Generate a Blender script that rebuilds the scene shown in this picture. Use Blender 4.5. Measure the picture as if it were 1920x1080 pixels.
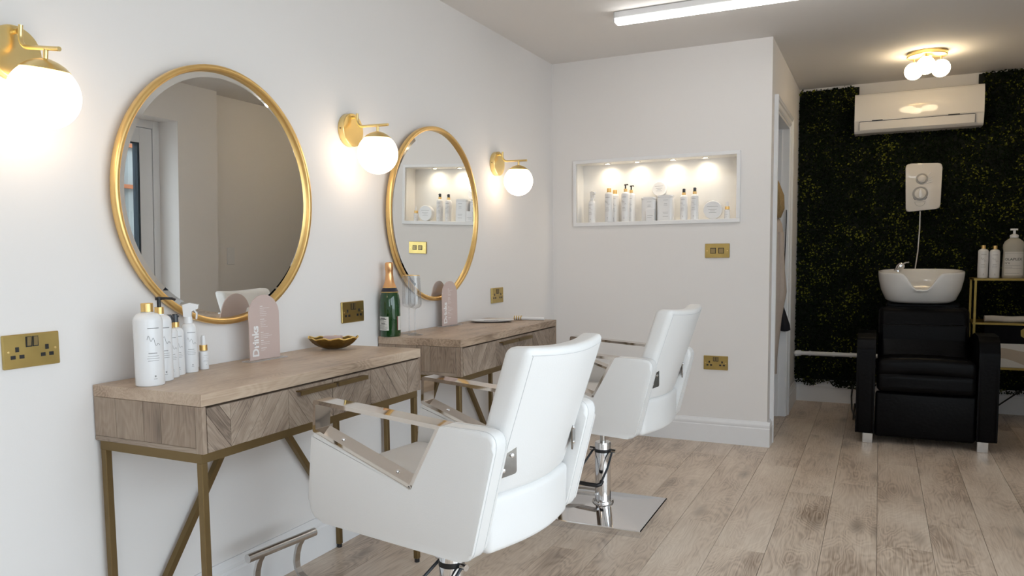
import bpy, bmesh, math, random
from mathutils import Vector, Matrix
random.seed(7)
for o in list(bpy.data.objects): bpy.data.objects.remove(o, do_unlink=True)
scene = bpy.context.scene
C = scene.collection
PI = math.pi
R = math.radians

# ------------------------------------------------------------------ camera
F_PX, PITCH, YAW, ROLL = 1436.86, R(-4.5404), R(25.615), R(-0.6116)
fw = Vector((-math.sin(YAW)*math.cos(PITCH), math.cos(YAW)*math.cos(PITCH), math.sin(PITCH)))
rt = Vector((math.cos(YAW), math.sin(YAW), 0)); up = rt.cross(fw)
rt, up = math.cos(ROLL)*rt+math.sin(ROLL)*up, -math.sin(ROLL)*rt+math.cos(ROLL)*up
cam = bpy.data.cameras.new('camera'); camo = bpy.data.objects.new('camera', cam); C.objects.link(camo)
mw = Matrix((( rt.x, up.x, -fw.x, 1.9673), (rt.y, up.y, -fw.y, 0.0), (rt.z, up.z, -fw.z, 1.1673), (0,0,0,1)))
camo.matrix_world = mw
cam.sensor_fit = 'HORIZONTAL'; cam.sensor_width = 36; cam.lens = F_PX*36/1920
cam.shift_y = 52.47/1920; cam.clip_start = 0.05
scene.camera = camo

# ------------------------------------------------------------------ world + daylight + exposure
SKY_STRENGTH = 1.75
w = bpy.data.worlds.new('world'); scene.world = w; w.use_nodes = True
nt = w.node_tree; bg = nt.nodes['Background']
bg.inputs[0].default_value = (0.83, 0.91, 1.0, 1); bg.inputs[1].default_value = SKY_STRENGTH
def portal(name, loc, rot, sx, sy):
    l = bpy.data.lights.new(name, 'AREA'); l.shape = 'RECTANGLE'; l.size = sx; l.size_y = sy
    l.cycles.is_portal = True
    o = bpy.data.objects.new(name, l); C.objects.link(o); o.location = loc; o.rotation_euler = rot
    return o
XR, XR2, YJ = 3.03, 3.15, 4.78          # right wall planes, y of its jog
YF = -1.30                               # wall behind the camera
portal('window_daylight', (2.35, YF-0.05, 1.45), (R(90), 0, 0), 0.9, 1.5)
portal('side_window_daylight', (XR+0.12, 0.95, 1.155), (0, R(90), 0), 2.19, 3.5)
portal('door_daylight', (XR+0.15, 3.92, 1.05), (0, R(90), 0), 2.0, 0.86)
vs = scene.view_settings
vs.view_transform = 'Standard'; vs.look = 'None'; vs.gamma = 1.0; vs.use_curve_mapping = False
vs.exposure = 1.42

# ------------------------------------------------------------------ materials
MATS = {}
def newmat(name):
    m = bpy.data.materials.new(name); m.use_nodes = True; MATS[name] = m
    return m, m.node_tree, m.node_tree.nodes['Principled BSDF']
def mat(name, col, rough=0.5, metal=0.0, var=0.04, scale=30, bump=0.0, bscale=80, **kw):
    m, t, b = newmat(name)
    b.inputs['Roughness'].default_value = rough; b.inputs['Metallic'].default_value = metal
    tc = t.nodes.new('ShaderNodeTexCoord')
    n = t.nodes.new('ShaderNodeTexNoise'); n.inputs['Scale'].default_value = scale; n.inputs['Detail'].default_value = 4
    t.links.new(tc.outputs['Object'], n.inputs['Vector'])
    mx = t.nodes.new('ShaderNodeMix'); mx.data_type = 'RGBA'
    mx.inputs[6].default_value = tuple(c*(1-var) for c in col)+(1,)
    mx.inputs[7].default_value = tuple(min(1, c*(1+var)) for c in col)+(1,)
    t.links.new(n.outputs[0], mx.inputs[0]); t.links.new(mx.outputs[2], b.inputs['Base Color'])
    if bump:
        n2 = t.nodes.new('ShaderNodeTexNoise'); n2.inputs['Scale'].default_value = bscale; n2.inputs['Detail'].default_value = 6
        t.links.new(tc.outputs['Object'], n2.inputs['Vector'])
        bp = t.nodes.new('ShaderNodeBump'); bp.inputs['Strength'].default_value = bump; bp.inputs['Distance'].default_value = 0.01
        t.links.new(n2.outputs[0], bp.inputs['Height']); t.links.new(bp.outputs[0], b.inputs['Normal'])
    for k, v in kw.items(): b.inputs[k.replace('_', ' ')].default_value = v
    return m
def glow(name, col, s):
    m, t, b = newmat(name)
    b.inputs['Base Color'].default_value = (.9, .9, .9, 1); b.inputs['Roughness'].default_value = .3
    b.inputs['Emission Color'].default_value = col+(1,); b.inputs['Emission Strength'].default_value = s
    return m
def woodmat(name, dark, mid, light, rough=0.45, axis=0, gscale=1.0, knots=True, bump=0.08):
    """oak laminate; grain runs along the given object axis, every object shifted by its own random number"""
    m, t, b = newmat(name); N = t.nodes.new; L = t.links.new
    tc = N('ShaderNodeTexCoord'); oi = N('ShaderNodeObjectInfo')
    mul = N('ShaderNodeMath'); mul.operation = 'MULTIPLY'; mul.inputs[1].default_value = 37.0; L(oi.outputs['Random'], mul.inputs[0])
    cmb = N('ShaderNodeCombineXYZ')
    for i in range(3): L(mul.outputs[0], cmb.inputs[i])
    add = N('ShaderNodeVectorMath'); add.operation = 'ADD'; L(tc.outputs['Object'], add.inputs[0]); L(cmb.outputs[0], add.inputs[1])
    def mapped(along, across):
        mp = N('ShaderNodeMapping'); s = [across]*3; s[axis] = along
        mp.inputs['Scale'].default_value = s; L(add.outputs[0], mp.inputs[0]); return mp.outputs[0]
    warp = N('ShaderNodeTexNoise'); warp.inputs['Scale'].default_value = 1; warp.inputs['Detail'].default_value = 2.5; warp.inputs['Distortion'].default_value = .35
    L(mapped(1.7*gscale, 6.5*gscale), warp.inputs['Vector'])
    # cathedral rings: contour bands of the broad warp field
    rm = N('ShaderNodeMath'); rm.operation = 'MULTIPLY'; rm.inputs[1].default_value = 150; L(warp.outputs[0], rm.inputs[0])
    rs = N('ShaderNodeMath'); rs.operation = 'SINE'; L(rm.outputs[0], rs.inputs[0])
    fine = N('ShaderNodeTexNoise'); fine.inputs['Scale'].default_value = 1; fine.inputs['Detail'].default_value = 5; fine.inputs['Roughness'].default_value = .6
    L(mapped(5*gscale, 210*gscale), fine.inputs['Vector'])
    broad = N('ShaderNodeTexNoise'); broad.inputs['Scale'].default_value = 1; broad.inputs['Detail'].default_value = 3
    L(mapped(2.2*gscale, 6*gscale), broad.inputs['Vector'])
    fs = N('ShaderNodeMath'); fs.operation = 'MULTIPLY_ADD'; fs.inputs[1].default_value = .62; fs.inputs[2].default_value = .19; L(fine.outputs[0], fs.inputs[0])
    a = N('ShaderNodeMath'); a.operation = 'MULTIPLY_ADD'; a.inputs[1].default_value = .062; L(rs.outputs[0], a.inputs[0]); L(fs.outputs[0], a.inputs[2])
    a2 = N('ShaderNodeMath'); a2.operation = 'MULTIPLY_ADD'; a2.inputs[1].default_value = .9; L(broad.outputs[0], a2.inputs[0]); L(a.outputs[0], a2.inputs[2])
    sh = N('ShaderNodeMath'); sh.operation = 'MULTIPLY_ADD'; sh.inputs[1].default_value = .14; L(oi.outputs['Random'], sh.inputs[0]); L(a2.outputs[0], sh.inputs[2])
    cr = N('ShaderNodeValToRGB'); e = cr.color_ramp.elements
    e[0].position = .70; e[0].color = dark+(1,); e[1].position = 1.28; e[1].color = light+(1,)
    k = cr.color_ramp.elements.new(.98); k.color = mid+(1,)
    # ramp factor is clamped to 0..1, so bring the sum down first
    sc = N('ShaderNodeMath'); sc.operation = 'MULTIPLY'; sc.inputs[1].default_value = .72; L(sh.outputs[0], sc.inputs[0])
    e[0].position = .50; k.position = .72; cr.color_ramp.elements[2].position = .95
    L(sc.outputs[0], cr.inputs[0]); col = cr.outputs[0]
    if knots:
        vo = N('ShaderNodeTexVoronoi'); vo.inputs['Scale'].default_value = 1; vo.inputs['Randomness'].default_value = 1
        L(mapped(2.1*gscale, 6.5*gscale), vo.inputs['Vector'])
        kr = N('ShaderNodeValToRGB'); kr.color_ramp.elements[0].position = .03; kr.color_ramp.elements[0].color = (1,1,1,1)
        kr.color_ramp.elements[1].position = .26; kr.color_ramp.elements[1].color = (0,0,0,1); L(vo.outputs['Distance'], kr.inputs[0])
        kf = N('ShaderNodeMath'); kf.operation = 'MULTIPLY'; L(kr.outputs[0], kf.inputs[0]); L(fine.outputs[0], kf.inputs[1])
        mx = N('ShaderNodeMix'); mx.data_type = 'RGBA'; mx.inputs[7].default_value = tuple(c*.30 for c in dark)+(1,)
        L(kf.outputs[0], mx.inputs[0]); L(col, mx.inputs[6]); col = mx.outputs[2]
    L(col, b.inputs['Base Color']); b.inputs['Roughness'].default_value = rough
    bp = N('ShaderNodeBump'); bp.inputs['Strength'].default_value = bump; bp.inputs['Distance'].default_value = .002
    L(fine.outputs[0], bp.inputs['Height']); L(bp.outputs[0], b.inputs['Normal'])
    return m

M_WALL = mat('wall_paint', (.82, .795, .78), .75, var=.008, scale=3, bump=.02, bscale=200)
M_CEIL = mat('ceiling_paint', (.78, .755, .735), .85, var=.01, scale=2, bump=.02, bscale=150)
M_TRIM = mat('gloss_white_trim', (.84, .84, .85), .35, var=.01)
M_NICHE = mat('niche_white', (.86, .845, .82), .5, var=.01)
M_FLOOR = woodmat('floor_oak', (.27, .19, .135), (.62, .50, .395), (.77, .655, .54), .36, axis=1)
M_SEAM = mat('floor_seam', (.05, .035, .025), .8)
M_TOP = woodmat('table_oak_warm_lit', (.20, .135, .088), (.47, .345, .25), (.60, .475, .36), .42, axis=1, gscale=1.3, knots=False)  # warm light of the sconces is painted into the table top colour
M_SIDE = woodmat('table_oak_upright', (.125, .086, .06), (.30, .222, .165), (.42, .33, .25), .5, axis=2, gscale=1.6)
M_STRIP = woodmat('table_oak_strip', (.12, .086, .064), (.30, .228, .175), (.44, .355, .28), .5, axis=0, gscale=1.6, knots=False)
M_BRONZE = mat('bronze_metal', (.21, .145, .065), .45, .85, var=.06)
M_GOLD = mat('brushed_gold', (.86, .58, .23), .38, 1.0, var=.05, scale=60)
M_SATIN = mat('satin_gold', (.86, .66, .30), .28, 1.0, var=.03)
M_BRASS = mat('brushed_brass', (.52, .385, .14), .30, 1.0, var=.18, scale=14)
M_BRASSD = mat('dark_brass', (.33, .25, .12), .4, .9)
M_BLACKP = mat('black_plastic', (.012, .012, .014), .35)
M_GREYP = mat('dark_grey_pump', (.05, .055, .065), .25)
M_WHITEP = mat('white_plastic', (.82, .82, .83), .22, var=.01)
M_LABEL = mat('label_grey_ink', (.30, .30, .30), .6)
M_INK = mat('label_black_ink', (.04, .04, .04), .6)
M_LEATHER = mat('white_leather', (.80, .79, .78), .42, var=.012, scale=8, bump=.05, bscale=260)
M_DIAL = mat('dial_ring_shade', (.42, .41, .40), .3)  # darker grey puts shading round the knobs into the ring colour
M_PIPING = mat('leather_seam', (.62, .62, .62), .5)
M_CHROME = mat('chrome', (.82, .82, .83), .06, 1.0, var=.01)
M_CHROMEB = mat('brushed_steel', (.60, .58, .56), .26, 1.0, var=.05, scale=50)
M_DKSTEEL = mat('dark_polished_steel', (.30, .28, .26), .16, 1.0, var=.05)
M_POLISH = mat('warm_reflect_steel', (.62, .56, .50), .06, 1.0, var=.02)  # beige tint paints the warm room's reflection into the arm steel
M_BLKLEATH = mat('black_leather', (.0016, .0015, .002), .34, var=.1, Specular_IOR_Level=.11, bump=.12, bscale=60)
M_CERAMIC = mat('white_ceramic', (.80, .78, .75), .12, var=.01)
M_HEDGEBACK = mat('hedge_backing', (.004, .006, .003), .9)
M_AC = mat('ac_white', (.80, .77, .73), .07, var=.01)
M_GLASSW = glow('lit_opal_glass', (1.0, .78, .56), 2.2)
M_GLOBEC = glow('lit_opal_glass_ceiling', (1.0, .80, .52), 5.5)
M_TUBE = glow('lit_tube_diffuser', (1.0, .985, .95), 5.0)
M_SPOT = glow('lit_spot_lens', (1.0, .88, .68), 14.0)
M_FABRIC = mat('beige_coat_fabric', (.52, .44, .38), .8, var=.08, bump=.2, bscale=120)
M_FUR = mat('tan_fur', (.40, .27, .12), .9, var=.35, scale=90, bump=.6, bscale=150)
M_DARKCLOTH = mat('black_cloth', (.012, .011, .016), .8)
M_TOWEL = mat('white_towel', (.66, .62, .56), .95, var=.05, bump=.4, bscale=300)
M_CARD = mat('white_card', (.72, .70, .66), .7, var=.02)
M_CARDB = mat('beige_card', (.50, .42, .33), .7, var=.04)
M_BLACKCARD = mat('black_card', (.003, .003, .004), .6, Specular_IOR_Level=.1)
M_PANELW = mat('upvc_white', (.80, .81, .83), .3, var=.01)
M_GASKET = mat('dark_gasket', (.02, .035, .05), .5)
M_FENCE = mat('grey_corrugated_sheet', (.34, .37, .37), .6, var=.15, scale=6)
M_BRICK = mat('terracotta', (.45, .16, .07), .8, var=.15, scale=12)
M_GROUND = mat('outdoor_paving', (.58, .55, .51), .9, var=.1, scale=4)
M_PINK = mat('blush_acrylic', (.60, .47, .43), .28, var=.01)
M_WHITETXT = mat('white_print', (.88, .86, .85), .6, var=.01)
M_FOIL = mat('gold_foil', (.85, .47, .22), .30, 1.0, var=.06, scale=25, bump=.12, bscale=60)
M_NAVY = mat('navy_band', (.008, .012, .03), .35)
M_PAPER = mat('paper_label', (.70, .68, .64), .65, var=.03)
M_DARKRED = mat('dark_red_print', (.14, .02, .015), .6)
M_BOWL = mat('antique_gold_bowl', (.20, .125, .035), .38, .9, var=.25, scale=25, bump=.3, bscale=40)
M_BOWLRIM = mat('gold_leaf_rim', (.85, .60, .20), .3, 1.0, var=.1, scale=60, bump=.4, bscale=120)
M_SOAP = mat('pale_pink_soap', (.62, .45, .42), .5)
M_OPAL = mat('frosted_plastic', (.46, .44, .38), .4, var=.02)
M_SHELFG = mat('gold_shelf_paint', (.30, .21, .055), .38, .8)
def glassmat(name, col, rough=0.0, ior=1.45, alpha=None):
    m, t, b = newmat(name)
    b.inputs['Base Color'].default_value = col+(1,); b.inputs['Roughness'].default_value = rough
    b.inputs['IOR'].default_value = ior; b.inputs['Transmission Weight'].default_value = 1.0
    n = t.nodes.new('ShaderNodeTexNoise'); n.inputs['Scale'].default_value = 4
    bp = t.nodes.new('ShaderNodeBump'); bp.inputs['Strength'].default_value = .004
    t.links.new(n.outputs[0], bp.inputs['Height']); t.links.new(bp.outputs[0], b.inputs['Normal'])
    return m
M_GREENGLASS = mat('green_bottle_glass', (.006, .050, .010), .05, var=.2, scale=5, Coat_Weight=.6)
M_CLEAR = glassmat('clear_glass', (.97, .98, .98))

def panemat():
    m, t, b = newmat('window_glass')
    out = t.nodes['Material Output']; tr = t.nodes.new('ShaderNodeBsdfTransparent'); tr.inputs[0].default_value = (.95, .97, .97, 1)
    gl = t.nodes.new('ShaderNodeBsdfGlossy'); gl.inputs['Roughness'].default_value = .02
    lw = t.nodes.new('ShaderNodeLayerWeight'); lw.inputs[0].default_value = .5
    pw = t.nodes.new('ShaderNodeMath'); pw.operation = 'POWER'; pw.inputs[1].default_value = 4; t.links.new(lw.outputs['Facing'], pw.inputs[0])
    fr = t.nodes.new('ShaderNodeMath'); fr.operation = 'MULTIPLY_ADD'; fr.inputs[1].default_value = .45; fr.inputs[2].default_value = .05; t.links.new(pw.outputs[0], fr.inputs[0])
    mx = t.nodes.new('ShaderNodeMixShader'); t.links.new(fr.outputs[0], mx.inputs[0])
    t.links.new(tr.outputs[0], mx.inputs[1]); t.links.new(gl.outputs[0], mx.inputs[2]); t.links.new(mx.outputs[0], out.inputs[0])
    return m
M_PANE = panemat()
M_THIN = panemat(); M_THIN.name = 'thin_clear_glass'
for n_ in M_THIN.node_tree.nodes:
    if n_.type == 'MATH' and n_.operation == 'MULTIPLY_ADD': n_.inputs[1].default_value = .85; n_.inputs[2].default_value = .10
    if n_.type == 'BSDF_TRANSPARENT': n_.inputs[0].default_value = (.93, .935, .94, 1)
M_ACRYL = mat('clear_acrylic', (.80, .80, .80), .15, var=.01, Alpha=.35)
M_MIRROR = mat('mirror_silver', (.94, .95, .935), .0, 1.0, var=.002)
def leafmat():
    m, t, b = newmat('hedge_leaf')
    g = t.nodes.new('ShaderNodeNewGeometry'); cr = t.nodes.new('ShaderNodeValToRGB')
    cr.color_ramp.elements[0].color = (.0015, .004, .001, 1); cr.color_ramp.elements[1].color = (.17, .18, .018, 1)
    cr.color_ramp.elements[1].position = 1.0; e = cr.color_ramp.elements.new(.80); e.color = (.006, .014, .003, 1)
    b.inputs['Specular IOR Level'].default_value = .12
    n = t.nodes.new('ShaderNodeTexNoise'); n.inputs['Scale'].default_value = 7; n.inputs['Detail'].default_value = 3; t.links.new(g.outputs['Position'], n.inputs['Vector'])
    m1 = t.nodes.new('ShaderNodeMath'); m1.operation = 'MULTIPLY_ADD'; m1.inputs[1].default_value = 1.5; m1.inputs[2].default_value = .20; t.links.new(n.outputs[0], m1.inputs[0])
    m2 = t.nodes.new('ShaderNodeMath'); m2.operation = 'MULTIPLY'; t.links.new(g.outputs['Random Per Island'], m2.inputs[0]); t.links.new(m1.outputs[0], m2.inputs[1])
    t.links.new(m2.outputs[0], cr.inputs[0]); t.links.new(cr.outputs[0], b.inputs['Base Color'])
    b.inputs['Roughness'].default_value = .5
    return m
M_LEAF = leafmat()

# ------------------------------------------------------------------ mesh helpers
def obj(name, bm, m, parent=None, smooth=False, loc=None, rot=None, angle=40):
    me = bpy.data.meshes.new(name)
    bmesh.ops.recalc_face_normals(bm, faces=bm.faces[:])
    bm.to_mesh(me); bm.free()
    if m is not None: me.materials.append(m)
    if smooth:
        for p in me.polygons: p.use_smooth = True
        try: me.set_sharp_from_angle(angle=R(angle))
        except Exception: pass
    o = bpy.data.objects.new(name, me); C.objects.link(o)
    if name in ('print', 'menu_print', 'marking', 'dial_print', 'ribs'): o['kind'] = 'stuff'
    if parent: o.parent = parent
    if loc: o.location = loc
    if rot: o.rotation_euler = rot
    return o
def thing(name, label, cat, loc=(0,0,0), rz=0, group=None):
    o = bpy.data.objects.new(name, None); C.objects.link(o); o.location = loc; o.rotation_euler = (0,0,rz)
    o.empty_display_size = .05; o['label'] = label; o['category'] = cat
    if group: o['group'] = group
    return o
def tag(o, label, cat, group=None):
    o['label'] = label; o['category'] = cat
    if group: o['group'] = group
    return o
def struct(o): o['kind'] = 'structure'; return o
def NB(): return bmesh.new()
def box(bm, x0, x1, y0, y1, z0, z1, bev=0, seg=2):
    b2 = bmesh.new()
    vs_ = [b2.verts.new((x, y, z)) for x in (x0, x1) for y in (y0, y1) for z in (z0, z1)]
    for f in ((0,1,3,2),(4,6,7,5),(0,4,5,1),(2,3,7,6),(0,2,6,4),(1,5,7,3)): b2.faces.new([vs_[i] for i in f])
    if bev: bmesh.ops.bevel(b2, geom=b2.edges[:], offset=bev, segments=seg, profile=.5, affect='EDGES')
    merge(bm, b2); return bm
def merge(bm, b2, M=None):
    if M is not None: bmesh.ops.transform(b2, matrix=M, verts=b2.verts[:])
    me = bpy.data.meshes.new('t'); b2.to_mesh(me); b2.free(); bm.from_mesh(me); bpy.data.meshes.remove(me)
def lathe(bm, prof, seg=32, M=None, sx=1, sy=1):
    b2 = bmesh.new(); rings = []
    for r, z in prof:
        if r < 1e-6: rings.append([b2.verts.new((0, 0, z))])
        else: rings.append([b2.verts.new((r*math.cos(2*PI*i/seg)*sx, r*math.sin(2*PI*i/seg)*sy, z)) for i in range(seg)])
    for a, b in zip(rings, rings[1:]):
        for i in range(seg):
            j = (i+1) % seg
            if len(a) == 1 and len(b) == 1: continue
            if len(a) == 1: b2.faces.new((a[0], b[i], b[j]))
            elif len(b) == 1: b2.faces.new((a[i], b[0], a[j]))
            else: b2.faces.new((a[i], b[i], b[j], a[j]))
    merge(bm, b2, M); return bm
def cyl(bm, p0, p1, r, seg=20, r1=None):
    p0, p1 = Vector(p0), Vector(p1); d = p1-p0; L = d.length
    q = d.to_track_quat('Z', 'Y').to_matrix().to_4x4()
    r1 = r if r1 is None else r1
    lathe(bm, [(0, 0), (r, 0), (r1, L), (0, L)], seg, Matrix.Translation(p0) @ q); return bm
def tube(bm, pts, r, seg=12, caps=True, flat=None):
    """round (or, with flat=(w,h), rectangular) bar swept along pts"""
    pts = [Vector(p) for p in pts]; b2 = bmesh.new(); rings = []; prev = None
    for i, p in enumerate(pts):
        d = (pts[min(i+1, len(pts)-1)]-pts[max(i-1, 0)]).normalized()
        if prev is None:
            a = Vector((0,0,1)) if abs(d.z) < .9 else Vector((1,0,0)); u = d.cross(a).normalized()
        else: u = (prev-d*prev.dot(d)).normalized()
        prev = u; v = d.cross(u)
        if flat:
            hw, hh = flat[0]/2, flat[1]/2
            rings.append([b2.verts.new(p+u*a_*hw+v*b_*hh) for a_, b_ in ((-1,-1),(1,-1),(1,1),(-1,1))])
        else: rings.append([b2.verts.new(p+u*r*math.cos(2*PI*k/seg)+v*r*math.sin(2*PI*k/seg)) for k in range(seg)])
    n = len(rings[0])
    for a, b in zip(rings, rings[1:]):
        for k in range(n): b2.faces.new((a[k], a[(k+1) % n], b[(k+1) % n], b[k]))
    if caps: b2.faces.new(rings[0][::-1]); b2.faces.new(rings[-1])
    merge(bm, b2); return bm
def prism(bm, poly, d0, d1, axis='y', bev=0, seg=2):
    """poly in the two other axes (order xyz minus axis) extruded from d0 to d1"""
    def P(a, b, d): return {'x': (d, a, b), 'y': (a, d, b), 'z': (a, b, d)}[axis]
    b2 = bmesh.new(); A = [b2.verts.new(P(a, b, d0)) for a, b in poly]; B = [b2.verts.new(P(a, b, d1)) for a, b in poly]
    n = len(poly); f0 = b2.faces.new(A); f1 = b2.faces.new(B[::-1])
    for i in range(n): b2.faces.new((A[i], B[i], B[(i+1) % n], A[(i+1) % n]))
    if bev:
        es = list(set(f0.edges[:])|set(f1.edges[:]))
        bmesh.ops.bevel(b2, geom=es, offset=bev, segments=seg, profile=.5, affect='EDGES')
    merge(bm, b2); return bm
def roundpoly(pts, rad, n=5):
    out = []; N_ = len(pts)
    for i, p in enumerate(pts):
        p = Vector(p); r = rad[i] if isinstance(rad, (list, tuple)) else rad
        if r <= 0: out.append(tuple(p)); continue
        a = (Vector(pts[i-1])-p); b = (Vector(pts[(i+1) % N_])-p)
        la, lb = a.length, b.length; a.normalize(); b.normalize()
        ang = a.angle(b); t = min(r/math.tan(ang/2), la*.48, lb*.48)
        p0, p1 = p+a*t, p+b*t
        for k in range(n+1):
            s = k/n; out.append(tuple((1-s)**2*p0+2*s*(1-s)*p+s*s*p1))
    return out
def slab(w, h, t, r, nx, nz, deform, bseg=4):
    """rounded cushion: y in +-w/2, z in 0..h, x in +-t/2, then deformed"""
    b2 = bmesh.new(); box(b2, -t/2, t/2, -w/2, w/2, 0, h)
    bmesh.ops.remove_doubles(b2, verts=b2.verts[:], dist=1e-6)
    bmesh.ops.bevel(b2, geom=b2.edges[:], offset=r, segments=bseg, profile=.5, affect='EDGES')
    for i in range(1, nx):
        y = -w/2+w*i/nx; bmesh.ops.bisect_plane(b2, geom=b2.verts[:]+b2.edges[:]+b2.faces[:], plane_co=(0, y, 0), plane_no=(0, 1, 0))
    for i in range(1, nz):
        z = h*i/nz; bmesh.ops.bisect_plane(b2, geom=b2.verts[:]+b2.edges[:]+b2.faces[:], plane_co=(0, 0, z), plane_no=(0, 0, 1))
    for v in b2.verts: v.co = Vector(deform(v.co.x, v.co.y, v.co.z))
    return b2
def textmesh(body, size, bold=0.0, align='LEFT', ext=0.0):
    cu = bpy.data.curves.new('t', 'FONT'); cu.body = body; cu.size = size; cu.offset = bold; cu.align_x = align; cu.extrude = ext
    cu.resolution_u = 3
    o = bpy.data.objects.new('t', cu); C.objects.link(o)
    dg = bpy.context.evaluated_depsgraph_get(); me = bpy.data.meshes.new_from_object(o.evaluated_get(dg))
    bpy.data.objects.remove(o, do_unlink=True); bpy.data.curves.remove(cu)
    bm = bmesh.new(); bm.from_mesh(me); bpy.data.meshes.remove(me); return bm
def copy_tree(o, parent=None):
    c = o.copy(); C.objects.link(c)
    if parent: c.parent = parent
    for ch in list(o.children): copy_tree(ch, c)
    return c

# ------------------------------------------------------------------ room shell
H, YP, XP, YB = 2.410, 4.752, 1.381, 6.39
# floor: sub floor plus single planks
bm = NB(); box(bm, -.15, XR2+.2, YF-.2, YB+.2, -.05, -.0105); floor = struct(obj('floor', bm, M_SEAM))
PW, PL = .1965, 1.31
joint0 = {4: 4.08, 5: 4.44, 6: 3.305, 7: 3.036, 8: 3.885, 9: 4.14, 10: 3.31, 11: 3.65, 12: 4.15}
pm = {}
def plank(x0, x1, y0, y1):
    g = .0007; key = (round(x1-x0, 4), round(y1-y0, 4))
    if key not in pm:
        b = NB(); box(b, g-(x1-x0)/2, (x1-x0)/2-g, g-(y1-y0)/2, (y1-y0)/2-g, -.0105, 0, .0006, 1)
        o = obj('plank', b, M_FLOOR, floor); pm[key] = o.data
    else:
        o = bpy.data.objects.new('plank', pm[key]); C.objects.link(o); o.parent = floor
    o.location = ((x0+x1)/2, (y0+y1)/2, 0)
x = 1.395-8*PW; k = -1
xs = [1.395+PW*i for i in range(-8, 10)]
for i, x0 in enumerate(xs[:-1]):
    x1 = xs[i+1]
    if x1 < 0.0 or x0 > XR2+.1: continue
    col = i-8+7
    j = joint0.get(col, 3.0+random.random()*PL)
    while j > YF: j -= PL
    y = j
    while y < YB+.1:
        a, b_ = max(y, YF-.1), min(y+PL, YB+.1)
        if b_-a > .02: plank(max(x0, -.0), x1, a, b_)
        y += PL
bm = NB(); box(bm, -.15, XR2+.2, YF-.2, YB+.2, H, H+.1); struct(obj('ceiling', bm, M_CEIL))
bm = NB(); box(bm, -.15, 0, YF-.1, YB+.1, -.01, H); struct(obj('wall_left', bm, M_WALL))
# partition (far) wall with the lit niche
NX0, NX1, NZ0, NZ1, NY = .170, 1.187, 1.373, 1.752, YP+.125
bm = NB()
g_ = .0125
box(bm, 0, XP, YP, YP+.16, -.01, NZ0-g_); box(bm, 0, XP, YP, YP+.16, NZ1+g_, H)
box(bm, 0, NX0-g_, YP, YP+.16, NZ0-g_, NZ1+g_); box(bm, NX1+g_, XP, YP, YP+.16, NZ0-g_, NZ1+g_)
struct(obj('wall_far', bm, M_WALL))
bm = NB(); box(bm, NX0-.01, NX1+.01, NY, NY+.02, NZ0-.01, NZ1+.01)
struct_lining = ((NX0, NX1, NZ0-.012, NZ0), (NX0, NX1, NZ1, NZ1+.012), (NX0-.012, NX0, NZ0-.012, NZ1+.012), (NX1, NX1+.012, NZ0-.012, NZ1+.012))
for q in struct_lining: box(bm, q[0], q[1], YP-.006, NY, q[2], q[3])
tr = struct(obj('trim_1', bm, M_NICHE))
for nm, a in (('frame_board', (NX0-.022, NX1+.022, NZ0-.024, NZ0)), ('frame_board', (NX0-.022, NX1+.022, NZ1, NZ1+.022)),
              ('frame_board', (NX0-.022, NX0, NZ0, NZ1)), ('frame_board', (NX1, NX1+.022, NZ0, NZ1))):
    bm = NB(); box(bm, a[0], a[1], YP-.016, YP, a[2], a[3], .0015, 1); obj(nm, bm, M_TRIM, tr)
# side wall of the passage with a doorway
DY0, DY1, DZ = 4.935, 5.712, 2.035
bm = NB(); box(bm, XP-.12, XP, YP+.16, DY0, -.01, H); box(bm, XP-.12, XP, DY1, YB, -.01, H); box(bm, XP-.12, XP, DY0, DY1, DZ, H)
struct(obj('wall_passage', bm, M_WALL))
def skirt_profile():
    return [(0,0),(.018,0),(.018,.108),(.0145,.112),(.0145,.118),(.017,.121),(.0165,.131),(.011,.140),(.007,.146),(.0055,.150),(0,.150)]
def skirting(name, p0, p1, nrm):
    """skirting board from p0 to p1 (xy), standing out along nrm"""
    bm = NB(); A = []; B = []
    for d, z in skirt_profile():
        A.append(bm.verts.new((p0[0]+nrm[0]*d, p0[1]+nrm[1]*d, z))); B.append(bm.verts.new((p1[0]+nrm[0]*d, p1[1]+nrm[1]*d, z)))
    n = len(A); bm.faces.new(A); bm.faces.new(B[::-1])
    for i in range(n): bm.faces.new((A[i], B[i], B[(i+1) % n], A[(i+1) % n]))
    return struct(obj(name, bm, M_TRIM))
skirting('baseboard_left', (0, YF), (0, YP), (1, 0))
skirting('baseboard_far', (0, YP), (XP+.018, YP), (0, -1))
skirting('baseboard_passage', (XP, YP), (XP, 4.868), (1, 0))
skirting('baseboard_passage_end', (XP, 5.785), (XP, YB), (1, 0))
skirting('baseboard_back', (XP, YB), (XR2, YB), (0, -1))
skirting('baseboard_right', (XR, 2.72), (XR, 3.43), (-1, 0))
skirting('baseboard_right_end', (XR2, YJ), (XR2, YB), (-1, 0))
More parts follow.
